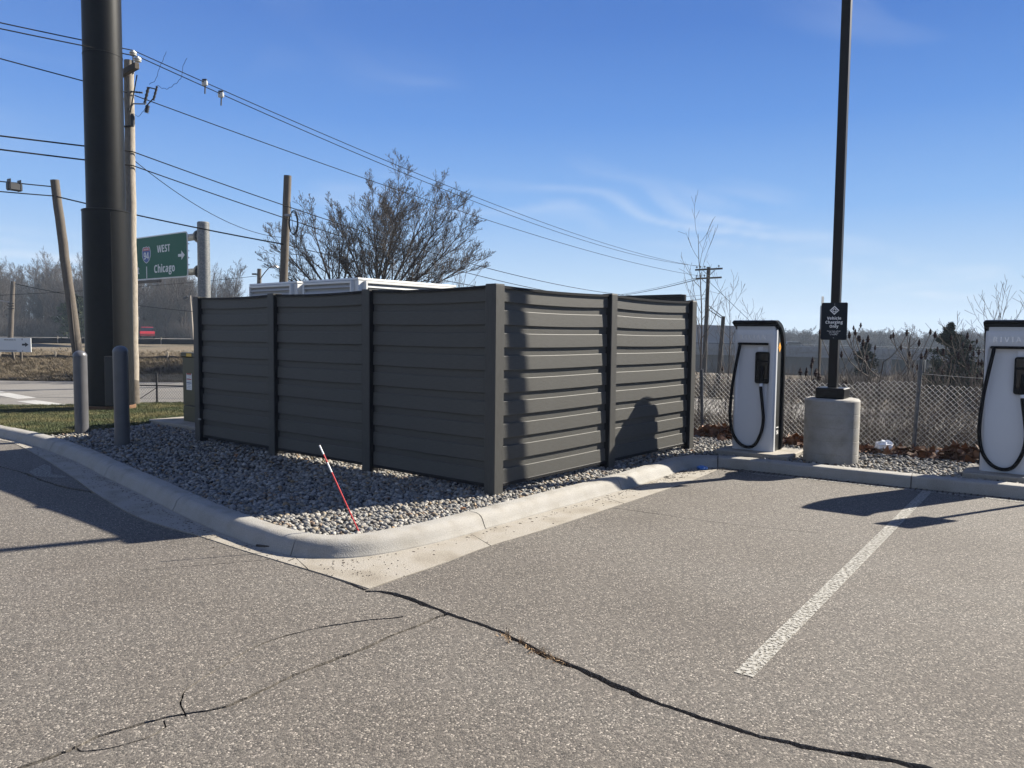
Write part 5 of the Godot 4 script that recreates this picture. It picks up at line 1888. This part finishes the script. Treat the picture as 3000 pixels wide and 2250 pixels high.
# ---------------------------------------------------------------- trees
func limb(gs: Array, r: RandomNumberGenerator, p: Vector3, d: Vector3, len_: float, rad: float, lvl: int, P: Dictionary) -> void:
	var ns: int = P.seg[lvl]
	var pts := PackedVector3Array([p])
	var rads := PackedFloat32Array([rad])
	var dirs := [d]
	var up: float = P.up[lvl]
	var wob: float = P.wob[lvl]
	for i in ns:
		d = (d + Vector3(r.randfn(0, wob), r.randfn(0, wob) + up, r.randfn(0, wob))).normalized()
		p += d * len_ / ns
		pts.append(p)
		rads.append(maxf(rad * (1.0 - (P.taper[lvl] as float) * (i + 1) / ns), P.thin))
		dirs.append(d)
	(gs[0 if lvl <= P.trunk else 1] as G).tube(pts, rads, P.sides[lvl])
	if lvl + 1 >= P.seg.size(): return
	var nk: int = P.kids[lvl]
	var az := r.randf() * TAU
	for k in nk:
		var t: float = lerpf(P.from[lvl], 1.0, (k + r.randf()) / nk)
		var fi := t * ns
		var i0 := mini(int(fi), ns - 1)
		var q := pts[i0].lerp(pts[i0 + 1], fi - i0)
		var dd: Vector3 = dirs[i0 + 1]
		az += 2.4 + r.randf_range(-0.5, 0.5)
		var side := dd.cross(Vector3(cos(az), 0.3, sin(az))).normalized()
		var ang: float = P.ang[lvl] * r.randf_range(0.6, 1.35)
		var nd := dd.rotated(side, ang)
		var cl: float = len_ * (P.ratio[lvl] as float) * (1.15 - 0.6 * t) * r.randf_range(0.65, 1.25)
		limb(gs, r, q, nd, cl, rads[i0] * (P.rr[lvl] as float), lvl + 1, P)

func bare_tree(called: String, label: String, at: Vector3, stems: Array, P: Dictionary, seed_: int, m: Material, category := "tree", group := "") -> Node3D:
	var r := RandomNumberGenerator.new()
	r.seed = seed_
	var gs := [G.new(), G.new()]
	for s in stems:
		limb(gs, r, s[0], (s[1] as Vector3).normalized(), s[2], s[3], 0, P)
	var t := thing(called, label, category, at, Basis(), group)
	obj("trunk", gs[0], m, t)
	obj("crown", gs[1], m, t)
	return t

func evergreen(called: String, label: String, at: Vector3, h: float, w: float, seed_: int, n: int, col: Color, group := "", spike := 1.0, leaf := 0.09) -> Node3D:
	var r := RandomNumberGenerator.new()
	r.seed = seed_
	var t := thing(called, label, "tree", at, Basis(), group)
	var g := G.new()
	g.tube(PackedVector3Array([Vector3.ZERO, Vector3(0.02, h * 0.5, 0), Vector3(0, h * 0.96, 0)]), PackedFloat32Array([w * 0.07, w * 0.045, 0.01]), 7)
	# boughs
	var bough := []
	var nb := int(46 * spike)
	for k in nb:
		var f := pow(r.randf(), 0.8)
		var y := h * lerpf(0.05, 0.97, f)
		var reach := w * 0.5 * pow(1.0 - f, 0.72) * r.randf_range(0.55, 1.2) + 0.05
		var a := r.randf() * TAU
		var d := Vector3(cos(a), r.randf_range(0.25, 0.7), sin(a)).normalized()
		var p0 := Vector3(0, y, 0)
		var p1 := p0 + d * reach
		g.tube(PackedVector3Array([p0, p1]), PackedFloat32Array([w * 0.012, 0.006]), 3)
		bough.append([p0, p1, reach])
	obj("trunk", g, M.wood_dark, t)
	g = G.new()
	for k in n:
		var bb: Array = bough[r.randi() % nb]
		var f := pow(r.randf(), 0.6)
		var rad: float = bb[2] * 0.2 * (1.25 - f) + 0.05
		var p: Vector3 = (bb[0] as Vector3).lerp(bb[1], f) + Vector3(r.randfn(0, 1), r.randfn(0, 1), r.randfn(0, 1)) * rad * 0.62
		var out := ((bb[1] as Vector3) - (bb[0] as Vector3)).normalized()
		var d := (out + Vector3(r.randfn(0, 0.5), r.randfn(0.25, 0.5), r.randfn(0, 0.5))).normalized()
		var s := d.cross(Vector3(r.randfn(0, 1), r.randfn(0, 1), r.randfn(0, 1))).normalized()
		var l := leaf * r.randf_range(0.6, 1.5)
		var br := r.randf_range(0.55, 1.4)
		var cc := Color(col.r * br, col.g * br, col.b * br)
		g.tri_o(p - s * l * 0.28, p + s * l * 0.28, p + d * l, d.cross(s))
		g.tri_o(p + d * l * 0.3, p + d * l * 0.9 + s * l * 0.5, p + d * l * 0.55 + s * l * 0.1, d.cross(s))
		for q in 6: g.c.append(cc)
	obj("crown", g, M.needles, t)
	return t

func make_trees() -> void:
	# the two bare trees behind the enclosure
	var P := {"seg": [7, 6, 5, 4, 3], "up": [0.02, 0.035, 0.04, 0.04, 0.03], "wob": [0.045, 0.06, 0.075, 0.09, 0.11], "taper": [0.93, 0.9, 0.88, 0.8, 0.6], "sides": [7, 5, 4, 3, 3], "kids": [13, 8, 6, 3], "from": [0.14, 0.18, 0.15, 0.15], "ang": [0.5, 0.5, 0.55, 0.6], "ratio": [0.42, 0.5, 0.5, 0.55], "rr": [0.6, 0.6, 0.62, 0.7], "thin": 0.0052, "trunk": 1}
	var fork := Vector3(0.0, 2.5, 0)
	var stems := []
	for e in [[-0.55, 0.1, 2.6], [-0.27, 0.2, 3.9], [-0.02, -0.2, 4.7], [0.2, 0.1, 5.1], [0.42, -0.15, 5.2], [0.72, 0.2, 5.0], [1.15, -0.1, 4.8], [1.75, 0.15, 4.1], [0.3, 0.5, 4.4], [0.1, -0.5, 4.4]]:
		stems.append([fork + Vector3(e[0] * 0.12, 0, e[1] * 0.12), Vector3(e[0], 1, e[1]), e[2], 0.066])
	var t1 := bare_tree("bare_tree", "tall bare fan-shaped tree with many stems rising behind the white cabinets", Vector3(-5.3, -0.1, -30.0), stems, P, 26, M.bark)
	var tg := G.new()
	for e in stems: tg.tube(PackedVector3Array([Vector3(e[0].x * 0.3, 0, e[0].z * 0.3), (e[0] as Vector3) * Vector3(0.7, 0.5, 0.7), e[0], (e[0] as Vector3) + (e[1] as Vector3).normalized() * 0.25]), PackedFloat32Array([0.10, 0.08, 0.07, 0.06]), 7)
	obj("bole", tg, M.bark, t1)
	var P2 := P.duplicate(true)
	P2.kids = [9, 7, 5, 3]
	stems = []
	for e in [[-1.9, 0.1, 2.6], [-1.15, 0.15, 3.3], [-0.7, -0.2, 3.6], [-0.35, 0.1, 3.5], [-0.02, 0.1, 2.9], [0.25, 0.1, 2.4]]:
		stems.append([fork + Vector3(e[0] * 0.15, 0.25, e[1] * 0.15), Vector3(e[0], 1, e[1]), e[2], 0.055])
	var t2 := bare_tree("bare_tree", "lower bare tree arching towards the plain service pole", Vector3(-6.25, -0.1, -28.0), stems, P2, 33, M.bark)
	tg = G.new()
	for e in stems: tg.tube(PackedVector3Array([Vector3(e[0].x * 0.3, 0, e[0].z * 0.3), (e[0] as Vector3) * Vector3(0.7, 0.5, 0.7), e[0], (e[0] as Vector3) + (e[1] as Vector3).normalized() * 0.25]), PackedFloat32Array([0.08, 0.065, 0.056, 0.05]), 7)
	obj("bole", tg, M.bark, t2)
	# thin saplings by the crossarm pole and behind the enclosure
	var PS := {"seg": [8, 5, 3], "up": [0.05, 0.16, 0.1], "wob": [0.03, 0.08, 0.12], "taper": [0.85, 0.8, 0.6], "sides": [5, 4, 3], "kids": [16, 4], "from": [0.25, 0.3], "ang": [0.75, 0.6], "ratio": [0.36, 0.4], "rr": [0.55, 0.6], "thin": 0.003, "trunk": 0}
	bare_tree("sapling", "thin upright bare sapling in front of the far crossarm pole", Vector3(3.8, -0.2, -15.6), [[Vector3.ZERO, Vector3(0.0, 1, 0.0), 3.9, 0.026]], PS, 5, M.bark_shrub, "sapling", "bare saplings beyond the fences")
	bare_tree("sapling", "forked bare sapling to the side of the far crossarm pole", Vector3(4.5, -0.3, -16.3), [[Vector3.ZERO, Vector3(0.1, 1, 0.0), 2.9, 0.022], [Vector3(0.1, 0, 0), Vector3(0.3, 1, 0.1), 2.4, 0.018]], PS, 6, M.bark_shrub, "sapling", "bare saplings beyond the fences")
	bare_tree("sapling", "cluster of long pale whips beside the charger whose number is hidden", Vector3(9.3, -0.45, -14.2), [[Vector3.ZERO, Vector3(-0.1, 1, 0.0), 2.9, 0.02], [Vector3(0.1, 0, 0), Vector3(-0.45, 1, 0.1), 2.6, 0.018], [Vector3(0.1, 0, 0), Vector3(0.2, 1, 0.1), 3.1, 0.018], [Vector3(0.1, 0, 0), Vector3(-0.8, 1, 0.1), 2.6, 0.018], [Vector3(0.1, 0, 0), Vector3(-0.25, 1, 0.1), 2.5, 0.015]], PS, 7, M.bark_shrub, "sapling", "bare saplings beyond the fences")
	bare_tree("sapling", "low bare shoots showing over the top of the shaded fence side", Vector3(-1.9, -0.1, -17.5), [[Vector3.ZERO, Vector3(0.1, 1, 0.0), 3.4, 0.02], [Vector3(0.3, 0, 0), Vector3(0.25, 1, 0.1), 3.5, 0.02], [Vector3(0.6, 0, 0), Vector3(0.12, 1, 0.1), 3.1, 0.02], [Vector3(-0.4, 0, 0), Vector3(-0.05, 1, 0.1), 3.2, 0.02]], PS, 8, M.bark_shrub, "sapling", "bare saplings beyond the fences")

	# tree line beyond the far road
	var PF := {"seg": [5, 4, 3, 2], "up": [0.03, 0.10, 0.12, 0.1], "wob": [0.04, 0.08, 0.1, 0.14], "taper": [0.8, 0.8, 0.8, 0.5], "sides": [6, 4, 3, 3], "kids": [16, 9, 8], "from": [0.18, 0.15, 0.15], "ang": [0.62, 0.6, 0.65], "ratio": [0.46, 0.46, 0.5], "rr": [0.5, 0.55, 0.65], "thin": 0.012, "trunk": 0}
	var protos := []
	for k in 4:
		var x := -62.0 + k * 7.0
		protos.append(bare_tree("line_tree", "tall bare grey tree in the line beyond the far road", Vector3(x, 0, -112.0), [[Vector3.ZERO, Vector3(0.03, 1, 0), 8.6 + 0.4 * k, 0.2], [Vector3(0.3, 0, 0), Vector3(0.2 - 0.1 * k, 1, 0.1), 7.4, 0.13]], PF, 60 + k, M.bark, "tree", "bare trees in the line beyond the far road"))
	var r := RandomNumberGenerator.new()
	r.seed = 91
	for k in 4:
		var pr: Node3D = protos[k]
		pr.position.y = ground_y(pr.position.x, pr.position.z)
	for k in 84:
		var z := -110.0 - r.randf() * 40.0
		var x := z * r.randf_range(0.36, 0.72)
		var s := (1.0 if k % 4 else 0.72) * r.randf_range(0.78, 1.08) * (-z / 112.0)
		# lower towards the gap at the right end of the line
		s *= 1.0 - 0.22 * sm(-0.46, -0.36, x / -z)
		copy(protos[k % 4], Transform3D(Basis(Vector3.UP, r.randf() * TAU).scaled(Vector3(s, s * r.randf_range(0.9, 1.08), s)), Vector3(x, ground_y(x, z) - 0.1, z)))
	# undergrowth before them, one mass
	var mm := []
	var cc := []
	var bushmesh := shrub_mesh(3, 34, 1.6, 0.012)
	for k in 1300:
		var z := -107.0 - r.randf() * 50.0
		var x := z * r.randf_range(0.30, 0.75)
		mm.append(Transform3D(Basis(Vector3.UP, r.randf() * TAU).scaled(Vector3.ONE * r.randf_range(0.7, 1.9) * (-z / 107.0)), Vector3(x, ground_y(x, z) - 0.1, z)))
		cc.append(Color(0.06, 0.048, 0.04).lerp(Color(0.11, 0.09, 0.074), r.randf()))
	scatter("undergrowth", bushmesh, M.straw, mm, cc, "brown leafless undergrowth along the foot of the bare tree line", "undergrowth")
	evergreen("evergreen_tree", "dark green evergreen standing among the bare trees beyond the road", Vector3(-47.6, 0.1, -84.0), 5.4, 5.6, 3, 7000, Color(0.035, 0.05, 0.022), "evergreens", 2.2, 0.22)
	evergreen("evergreen_tree", "lower dark evergreen beside the taller one among the bare trees", Vector3(-44.6, 0.1, -86.0), 4.0, 4.2, 4, 5000, Color(0.03, 0.042, 0.02), "evergreens", 1.8, 0.22)
	# far wood on the horizon to the right
	mm = []
	cc = []
	for k in 300:
		var z := -205.0 - r.randf() * 60.0
		var x := -z * r.randf_range(0.02, 0.86)
		var s := r.randf_range(0.72, 1.05)
		mm.append(Transform3D(Basis(Vector3.UP, r.randf() * TAU).scaled(Vector3(s * 1.5, s * 0.92, s * 1.5)), Vector3(x, ground_y(x, z) - 0.4, z)))
		cc.append(Color.WHITE)
	var gf := G.new()
	var gs := [gf, gf]
	var r2 := RandomNumberGenerator.new()
	r2.seed = 5
	var PW := PF.duplicate(true)
	PW.thin = 0.03
	PW.kids = [13, 7, 5]
	limb(gs, r2, Vector3.ZERO, Vector3.UP, 7.6, 0.2, 0, PW)
	limb(gs, r2, Vector3(1.2, 0, 0.4), Vector3(0.1, 1, 0), 6.6, 0.18, 0, PW)
	limb(gs, r2, Vector3(-1.3, 0, -0.4), Vector3(-0.1, 1, 0), 7.0, 0.18, 0, PW)
	scatter("far_wood", gf.mesh(), M.bark, mm, cc, "far-off bare wood along the horizon beyond the overpass", "wood")
	# a lone bare tree and cedars beyond the chain link fence
	var PL := PS.duplicate(true)
	PL.seg = [6, 5, 4, 3]; PL.kids = [9, 6, 4]; PL.up = [0.0, 0.03, 0.0, -0.02]; PL.wob = [0.05, 0.12, 0.16, 0.2]; PL.taper = [0.6, 0.8, 0.8, 0.6]; PL.sides = [6, 4, 3, 3]; PL.from = [0.55, 0.2, 0.2]; PL.ang = [0.8, 0.7, 0.7]; PL.ratio = [0.45, 0.5, 0.5]; PL.rr = [0.6, 0.6, 0.6]; PL.thin = 0.006
	bare_tree("lone_tree", "small bare tree with a drooping fan crown before the overpass", Vector3(23.2, -2.2, -45.0), [[Vector3.ZERO, Vector3(-0.12, 1, 0), 3.9, 0.09]], PL, 44, M.bark)
	evergreen("cedar_tree", "dark ragged cedar with two pointed tops beyond the chain link fence", Vector3(16.0, -1.25, -28.0), 3.45, 2.7, 11, 9000, Color(0.022, 0.030, 0.016), "cedars beyond the chain link", 1.6, 0.1)
	evergreen("cedar_tree", "small dark cedar standing before the underpass opening", Vector3(18.35, -1.7, -40.0), 3.1, 1.9, 12, 4500, Color(0.024, 0.026, 0.016), "cedars beyond the chain link", 1.2, 0.11)
	evergreen("cedar_tree", "tall dark cedar rising behind the charger whose number is hidden", Vector3(23.4, -1.7, -34.0), 5.0, 4.6, 13, 9000, Color(0.022, 0.032, 0.016), "cedars beyond the chain link", 1.8, 0.14)
	evergreen("cedar_tree", "low dark cedar between the ragged cedar and the tall one", Vector3(19.2, -1.5, -30.0), 2.9, 2.4, 14, 5000, Color(0.022, 0.030, 0.016), "cedars beyond the chain link", 1.3, 0.11)

func shrub_mesh(seed_: int, stems: int, h: float, rad: float) -> ArrayMesh:
	var r := RandomNumberGenerator.new()
	r.seed = seed_
	var g := G.new()
	for k in stems:
		var a := r.randf() * TAU
		var d := Vector3(cos(a) * r.randf_range(0.05, 0.55), 1, sin(a) * r.randf_range(0.05, 0.55)).normalized()
		var p := Vector3(cos(a), 0, sin(a)) * r.randf() * h * 0.16
		var l := h * r.randf_range(0.5, 1.1)
		var pts := PackedVector3Array([p])
		var q := PackedFloat32Array([rad])
		for i in 4:
			d = (d + Vector3(r.randfn(0, 0.13), r.randfn(0.03, 0.08), r.randfn(0, 0.13))).normalized()
			p += d * l / 4.0
			pts.append(p); q.append(rad * (1.0 - 0.18 * (i + 1)))
		g.tube(pts, q, 3)
		for j in 5:
			var i0 := 1 + r.randi() % 3
			var dd := (d + Vector3(r.randfn(0, 0.6), r.randfn(0.2, 0.3), r.randfn(0, 0.6))).normalized()
			var e := pts[i0]
			var m := e + dd * l * r.randf_range(0.1, 0.25)
			g.tube(PackedVector3Array([e, m, m + (dd + Vector3(0, 0.3, 0)).normalized() * l * 0.12]), PackedFloat32Array([rad * 0.5, rad * 0.4, rad * 0.25]), 3)
	return g.mesh()

# ---------------------------------------------------------------- brush behind the chain link
func make_brush() -> void:
	var r := RandomNumberGenerator.new()
	r.seed = 17
	var nrm := Vector3(0.617, 0, -0.787)
	var protos := []
	for k in 4:
		var o := thing("bare_shrub", "leafless twiggy shrub crowding the back of the chain link fence", "shrub", Vector3.ZERO, Basis(), "leafless shrubs behind the chain link fence")
		obj("stems", shrub_mesh(200 + k, 26, 1.35 + 0.1 * k, 0.0055), M.bark_shrub, o)
		protos.append(o)
	var spots := []
	for k in 46:
		var u := r.randf_range(-2.6, 9.0)
		var s := 0.25 + 2.8 * r.randf() * r.randf() + (0.5 if k % 5 == 0 else 0.0)
		spots.append([LINK0 + LINKD * u + nrm * s, r.randf_range(0.65, 1.1)])
	for k in 26:
		var u := r.randf_range(-4.0, 16.0)
		var s := r.randf_range(3.0, 10.0)
		spots.append([LINK0 + LINKD * u + nrm * s, r.randf_range(0.7, 1.25)])
	for i in spots.size():
		var p: Vector3 = spots[i][0]
		var sc: float = spots[i][1]
		var xf := Transform3D(Basis(Vector3.UP, r.randf() * TAU).scaled(Vector3(sc, sc * r.randf_range(0.8, 1.15), sc)), Vector3(p.x, ground_y(p.x, p.z) - 0.04, p.z))
		if i < 4: (protos[i] as Node3D).transform = xf
		else: copy(protos[i % 4], xf)
	# darker thicket farther down, one mass
	var mm := []
	var cc := []
	var bm := shrub_mesh(77, 46, 1.7, 0.014)
	for k in 4400:
		var s := r.randf_range(21.5, 135.0)
		var u := r.randf_range(-16.0, 34.0) + s * 0.25
		var p := LINK0 + LINKD * u + nrm * s
		mm.append(Transform3D(Basis(Vector3.UP, r.randf() * TAU).scaled(Vector3.ONE * r.randf_range(0.5, 1.0)), Vector3(p.x, ground_y(p.x, p.z) - 0.1, p.z)))
		cc.append(Color(0.045, 0.034, 0.028).lerp(Color(0.095, 0.075, 0.06), r.randf()))
	scatter("thicket", bm, M.straw, mm, cc, "dark leafless thicket on the low ground before the overpass", "thicket")
	# sumac with dark seed heads
	var k := 0
	for e in [[Vector3(6.35, 0, -13.4), 2.15, 6, "tall sumac with dark seed heads between the lamp pole and a fence post"], [Vector3(7.6, 0, -14.2), 1.95, 6, "spreading sumac with dark seed heads over a chain link post"], [Vector3(8.2, 0, -12.1), 1.45, 5, "short sumac with dark seed heads between fence post and charger"], [Vector3(5.2, 0, -13.2), 1.35, 4, "low sumac with dark seed heads behind the lamp footing"], [Vector3(4.1, 0, -13.0), 1.5, 4, "low sumac with few seed heads behind the charger numbered 1A"], [Vector3(0.05, 0, -16.2), 2.85, 3, "slim sumac whose seed heads just clear the sunlit fence side"]]:
		sumac(e[0], e[1], e[2], e[3], 300 + k)
		k += 1

func sumac(at: Vector3, h: float, forks: int, label: String, seed_: int) -> void:
	var r := RandomNumberGenerator.new()
	r.seed = seed_
	var base := Vector3(at.x, ground_y(at.x, at.z) - 0.05, at.z)
	var t := thing("sumac_shrub", label, "shrub", base, Basis(), "sumac shrubs with seed heads")
	var top := h - base.y
	var g := G.new()
	var tips := []
	for s in (2 if forks > 3 else 1):
		var d := Vector3(r.randf_range(-0.25, 0.25), 1, r.randf_range(-0.2, 0.2)).normalized()
		var p := Vector3(r.randf_range(-0.2, 0.2), 0, r.randf_range(-0.2, 0.2))
		var pts := PackedVector3Array([p])
		var rd := PackedFloat32Array([0.019])
		for i in 5:
			d = (d + Vector3(r.randfn(0, 0.1), 0.05, r.randfn(0, 0.1))).normalized()
			p += d * top * 0.62 / 5.0
			pts.append(p); rd.append(0.019 - 0.0016 * (i + 1))
		g.tube(pts, rd, 5)
		for f in forks:
			var i0 := 2 + f % 4
			var a := r.randf() * TAU
			var q := pts[i0]
			var dd := Vector3(cos(a) * 1.2, 0.35, sin(a) * 0.8).normalized()
			var fp := PackedVector3Array([q]); var fr := PackedFloat32Array([0.010])
			var ll := (top - q.y) * r.randf_range(0.55, 1.0)
			for i in 4:
				dd = (dd + Vector3(0, 0.35, 0) + Vector3(r.randfn(0, 0.08), 0, r.randfn(0, 0.08))).normalized()
				q += dd * ll / 4.0
				fp.append(q); fr.append(0.010 - 0.001 * (i + 1))
			g.tube(fp, fr, 4)
			tips.append(q)
			if r.randf() < 0.75:
				var m := fp[2]
				var d3 := Vector3(-cos(a) * 0.5, 1, r.randf_range(-0.4, 0.4)).normalized()
				var e := m + d3 * ll * 0.42
				g.tube(PackedVector3Array([m, e]), PackedFloat32Array([0.007, 0.006]), 4)
				tips.append(e)
	obj("stems", g, M.bark_sumac, t)
	for q in tips:
		var s := r.randf_range(0.75, 1.2)
		var hd := G.new()
		var pr := []
		for i in 8:
			var f := i / 7.0
			pr.append(Vector2(0.026 * s * sin(PI * pow(f, 0.7)) * (1.0 + 0.25 * sin(i * 2.6)) + 0.001, (0.13 * f - 0.02) * s))
		hd.lathe(pr, 7, Transform3D(Basis(Vector3(1, 0, 0.4).normalized(), r.randf_range(-0.25, 0.25)), q))
		obj("seed_head", hd, M.sumac_head, t)

# ---------------------------------------------------------------- litter
func crumple(seed_: int, s: Vector3) -> G:
	var g := G.new()
	var nz := FastNoiseLite.new()
	nz.seed = seed_; nz.frequency = 1.6; nz.fractal_type = FastNoiseLite.FRACTAL_RIDGED
	var nu := 18; var nv := 10
	for j in nv + 1:
		for i in nu + 1:
			var a := TAU * (i % nu) / nu; var b := PI * j / nv
			var p := Vector3(sin(b) * cos(a), cos(b), sin(b) * sin(a))
			g.v.append(p * s * (0.75 + 0.5 * nz.get_noise_3dv(p)))
	for j in nv:
		for i in nu:
			var k := j * (nu + 1) + i
			g.idx.append(k); g.idx.append(k + 1); g.idx.append(k + nu + 2)
			g.idx.append(k); g.idx.append(k + nu + 2); g.idx.append(k + nu + 1)
	return g

func make_litter() -> void:
	var r := RandomNumberGenerator.new()
	r.seed = 29
	for e in [[Vector3(5.02, 0.20, -10.28), Vector3(0.12, 0.08, 0.09), "crumpled white plastic bag lying in the leaves by the fence post"], [Vector3(5.66, 0.16, -9.98), Vector3(0.15, 0.035, 0.07), "flattened white plastic bag lying past the fence post"]]:
		tag(obj("plastic_bag", crumple(int(e[1].x * 1000), e[1]), M.bag_plastic), e[2], "plastic bag")
		get_child(get_child_count() - 1).position = e[0]
	var sc := obj("plastic_scrap", crumple(9, Vector3(0.07, 0.03, 0.05)), M.scrap_blue)
	sc.position = Vector3(2.36, 0.025, -9.42)
	tag(sc, "bright blue plastic scrap lying in the inner kerb corner", "scrap")
	for e in [[Vector3(-1.95, 0.012, -5.82), Vector3(-1.60, 0.018, -5.68), "short brown twig lying in the gutter near the marker stake"], [Vector3(-4.02, 0.012, -8.40), Vector3(-3.72, 0.02, -8.36), "dry twig lying in the shaded gutter"]]:
		var g := G.new()
		var a: Vector3 = e[0]; var b: Vector3 = e[1]
		var m := a.lerp(b, 0.5) + Vector3(0.0, 0.012, 0.03)
		g.tube(PackedVector3Array([a, a.lerp(m, 0.6), m, m.lerp(b, 0.5), b]), PackedFloat32Array([0.009, 0.008, 0.008, 0.007, 0.004]), 6, true)
		g.tube(PackedVector3Array([m, m + Vector3(0.04, 0.02, -0.05)]), PackedFloat32Array([0.005, 0.003]), 5, true)
		tag(obj("twig", g, M.wood_dark), e[2], "twig")
	# dead leaves piled along the foot of the chain link
	var lf := G.new()
	lf.quad_o(Vector3(-0.03, 0.0, -0.045), Vector3(0.0, 0.012, -0.03), Vector3(0.0, 0.016, 0.03), Vector3(-0.045, -0.004, 0.01), Vector3.UP)
	lf.quad_o(Vector3(0.03, 0.004, -0.045), Vector3(0.0, 0.012, -0.03), Vector3(0.0, 0.016, 0.03), Vector3(0.045, -0.006, 0.012), Vector3.UP)
	lf.tri_o(Vector3(-0.03, 0.002, 0.02), Vector3(0.03, 0.0, 0.02), Vector3(0.004, 0.0, 0.075), Vector3.UP)
	var mm := []
	var cc := []
	for k in 1900:
		var u := r.randf_range(-2.5, 8.5)
		var off := -0.16 + r.randfn(0, 0.13)
		var heap := 0.16 * clampf(0.55 + 0.6 * sin(u * 2.1) + 0.3 * sin(u * 5.3), 0.05, 1.0)
		var p := LINK0 + LINKD * u + Vector3(0.617, 0, -0.787) * off
		mm.append(Transform3D(Basis.from_euler(Vector3(r.randfn(0, 0.7), r.randf() * TAU, r.randfn(0, 0.7))).scaled(Vector3.ONE * r.randf_range(0.8, 1.7)), Vector3(p.x, 0.11 + r.randf() * heap * exp(-pow((off + 0.14) / 0.16, 2.0)), p.z)))
		cc.append(Color(0.15, 0.057, 0.022).lerp(Color(0.25, 0.115, 0.046), r.randf()).lerp(Color(0.06, 0.03, 0.015), r.randf() * 0.6))
	for k in 40:
		var p := Vector2(r.randf_range(-6.0, 3.0), r.randf_range(-13.0, -6.0))
		if in_bed(p):
			mm.append(Transform3D(Basis.from_euler(Vector3(r.randfn(0, 0.3), r.randf() * TAU, r.randfn(0, 0.3))).scaled(Vector3.ONE * 0.6), Vector3(p.x, 0.125, p.y)))
			cc.append(Color(0.20, 0.09, 0.035))
	scatter("leaf_litter", lf.mesh(), M.dead_leaf, mm, cc, "brown dead leaves piled along the foot of the chain link fence", "leaves")
	# grit and crumbs in the gutter and the kerb corner
	mm = []
	cc = []
	var gut := offset_path(kerb, -0.05)
	for k in 2600:
		var i := r.randi_range(60, gut.size() - 40)
		var q := gut[i]
		var d := absf(r.randfn(0, 0.05)) + (absf(r.randfn(0, 0.12)) if r.randf() < 0.35 else 0.0)
		var tt := (gut[i + 1] - gut[i - 1]).normalized()
		q += Vector2(tt.y, -tt.x) * -d
		var dens := 0.35 + 0.65 * sm(-0.2, 0.5, sin(i * 0.05) + 0.5 * sin(i * 0.171))
		if q.distance_to(Vector2(2.5, -9.4)) < 0.7: dens = 1.0
		if r.randf() > dens: continue
		var s := r.randf_range(0.002, 0.007)
		mm.append(Transform3D(Basis.from_euler(Vector3(r.randf(), r.randf() * TAU, r.randf())).scaled(Vector3(s * r.randf_range(1, 2.2), s * 0.6, s)), Vector3(q.x, 0.006, q.y)))
		cc.append(Color(0.05, 0.04, 0.03).lerp(Color(0.16, 0.13, 0.10), r.randf()))
	for k in 2600:
		var i := r.randi_range(0, gut.size() - 2)
		if gut[i].x < 1.75 or gut[i].x > 6.5: continue
		var tt := (gut[i + 1] - gut[maxi(i - 1, 0)]).normalized()
		var q := gut[i] - Vector2(tt.y, -tt.x) * (absf(r.randfn(0, 0.07)) - 0.02)
		if gut[i].distance_to(Vector2(2.45, -9.5)) < 0.5: q += Vector2(r.randfn(0, 0.1), absf(r.randfn(0, 0.12)))
		var s := r.randf_range(0.003, 0.009)
		mm.append(Transform3D(Basis.from_euler(Vector3(r.randf(), r.randf() * TAU, r.randf())).scaled(Vector3(s * r.randf_range(1, 3.0), s * 0.6, s)), Vector3(q.x, 0.007, q.y)))
		cc.append(Color(0.03, 0.022, 0.016).lerp(Color(0.10, 0.07, 0.045), r.randf() * r.randf()))
	for k in 60:
		var q := Vector2(r.randf_range(-1.3, -0.7), r.randf_range(-5.5, -5.1))
		mm.append(Transform3D(Basis.from_euler(Vector3(r.randf(), r.randf() * TAU, r.randf())).scaled(Vector3.ONE * r.randf_range(0.002, 0.006)), Vector3(q.x, 0.006, q.y)))
		cc.append(Color(0.05, 0.04, 0.035))
	scatter("grit", pebble_mesh(7, 0.6), M.crumb, mm, cc, "dark grit and crumbs collected along the gutter", "grit")
	# straw grown and blown into the wide crack
	mm = []
	cc = []
	for k in 70:
		var t := r.randf()
		var p := Vector3(lerpf(-0.05, 0.30, t), -0.01, lerpf(-4.14, -3.76, t)) + Vector3(r.randfn(0, 0.02), 0, r.randfn(0, 0.02))
		mm.append(Transform3D(Basis.from_euler(Vector3(r.randfn(0, 0.9), r.randf() * TAU, r.randfn(0, 0.9))).scaled(Vector3.ONE * r.randf_range(0.2, 0.4)), p))
		cc.append(Color(0.26, 0.17, 0.09))
	scatter("crack_straw", blade_mesh(0.14, 0.012, 3, 39, 0.06, 1.2), M.straw, mm, cc, "dry straw lodged in the wide asphalt crack", "straw")
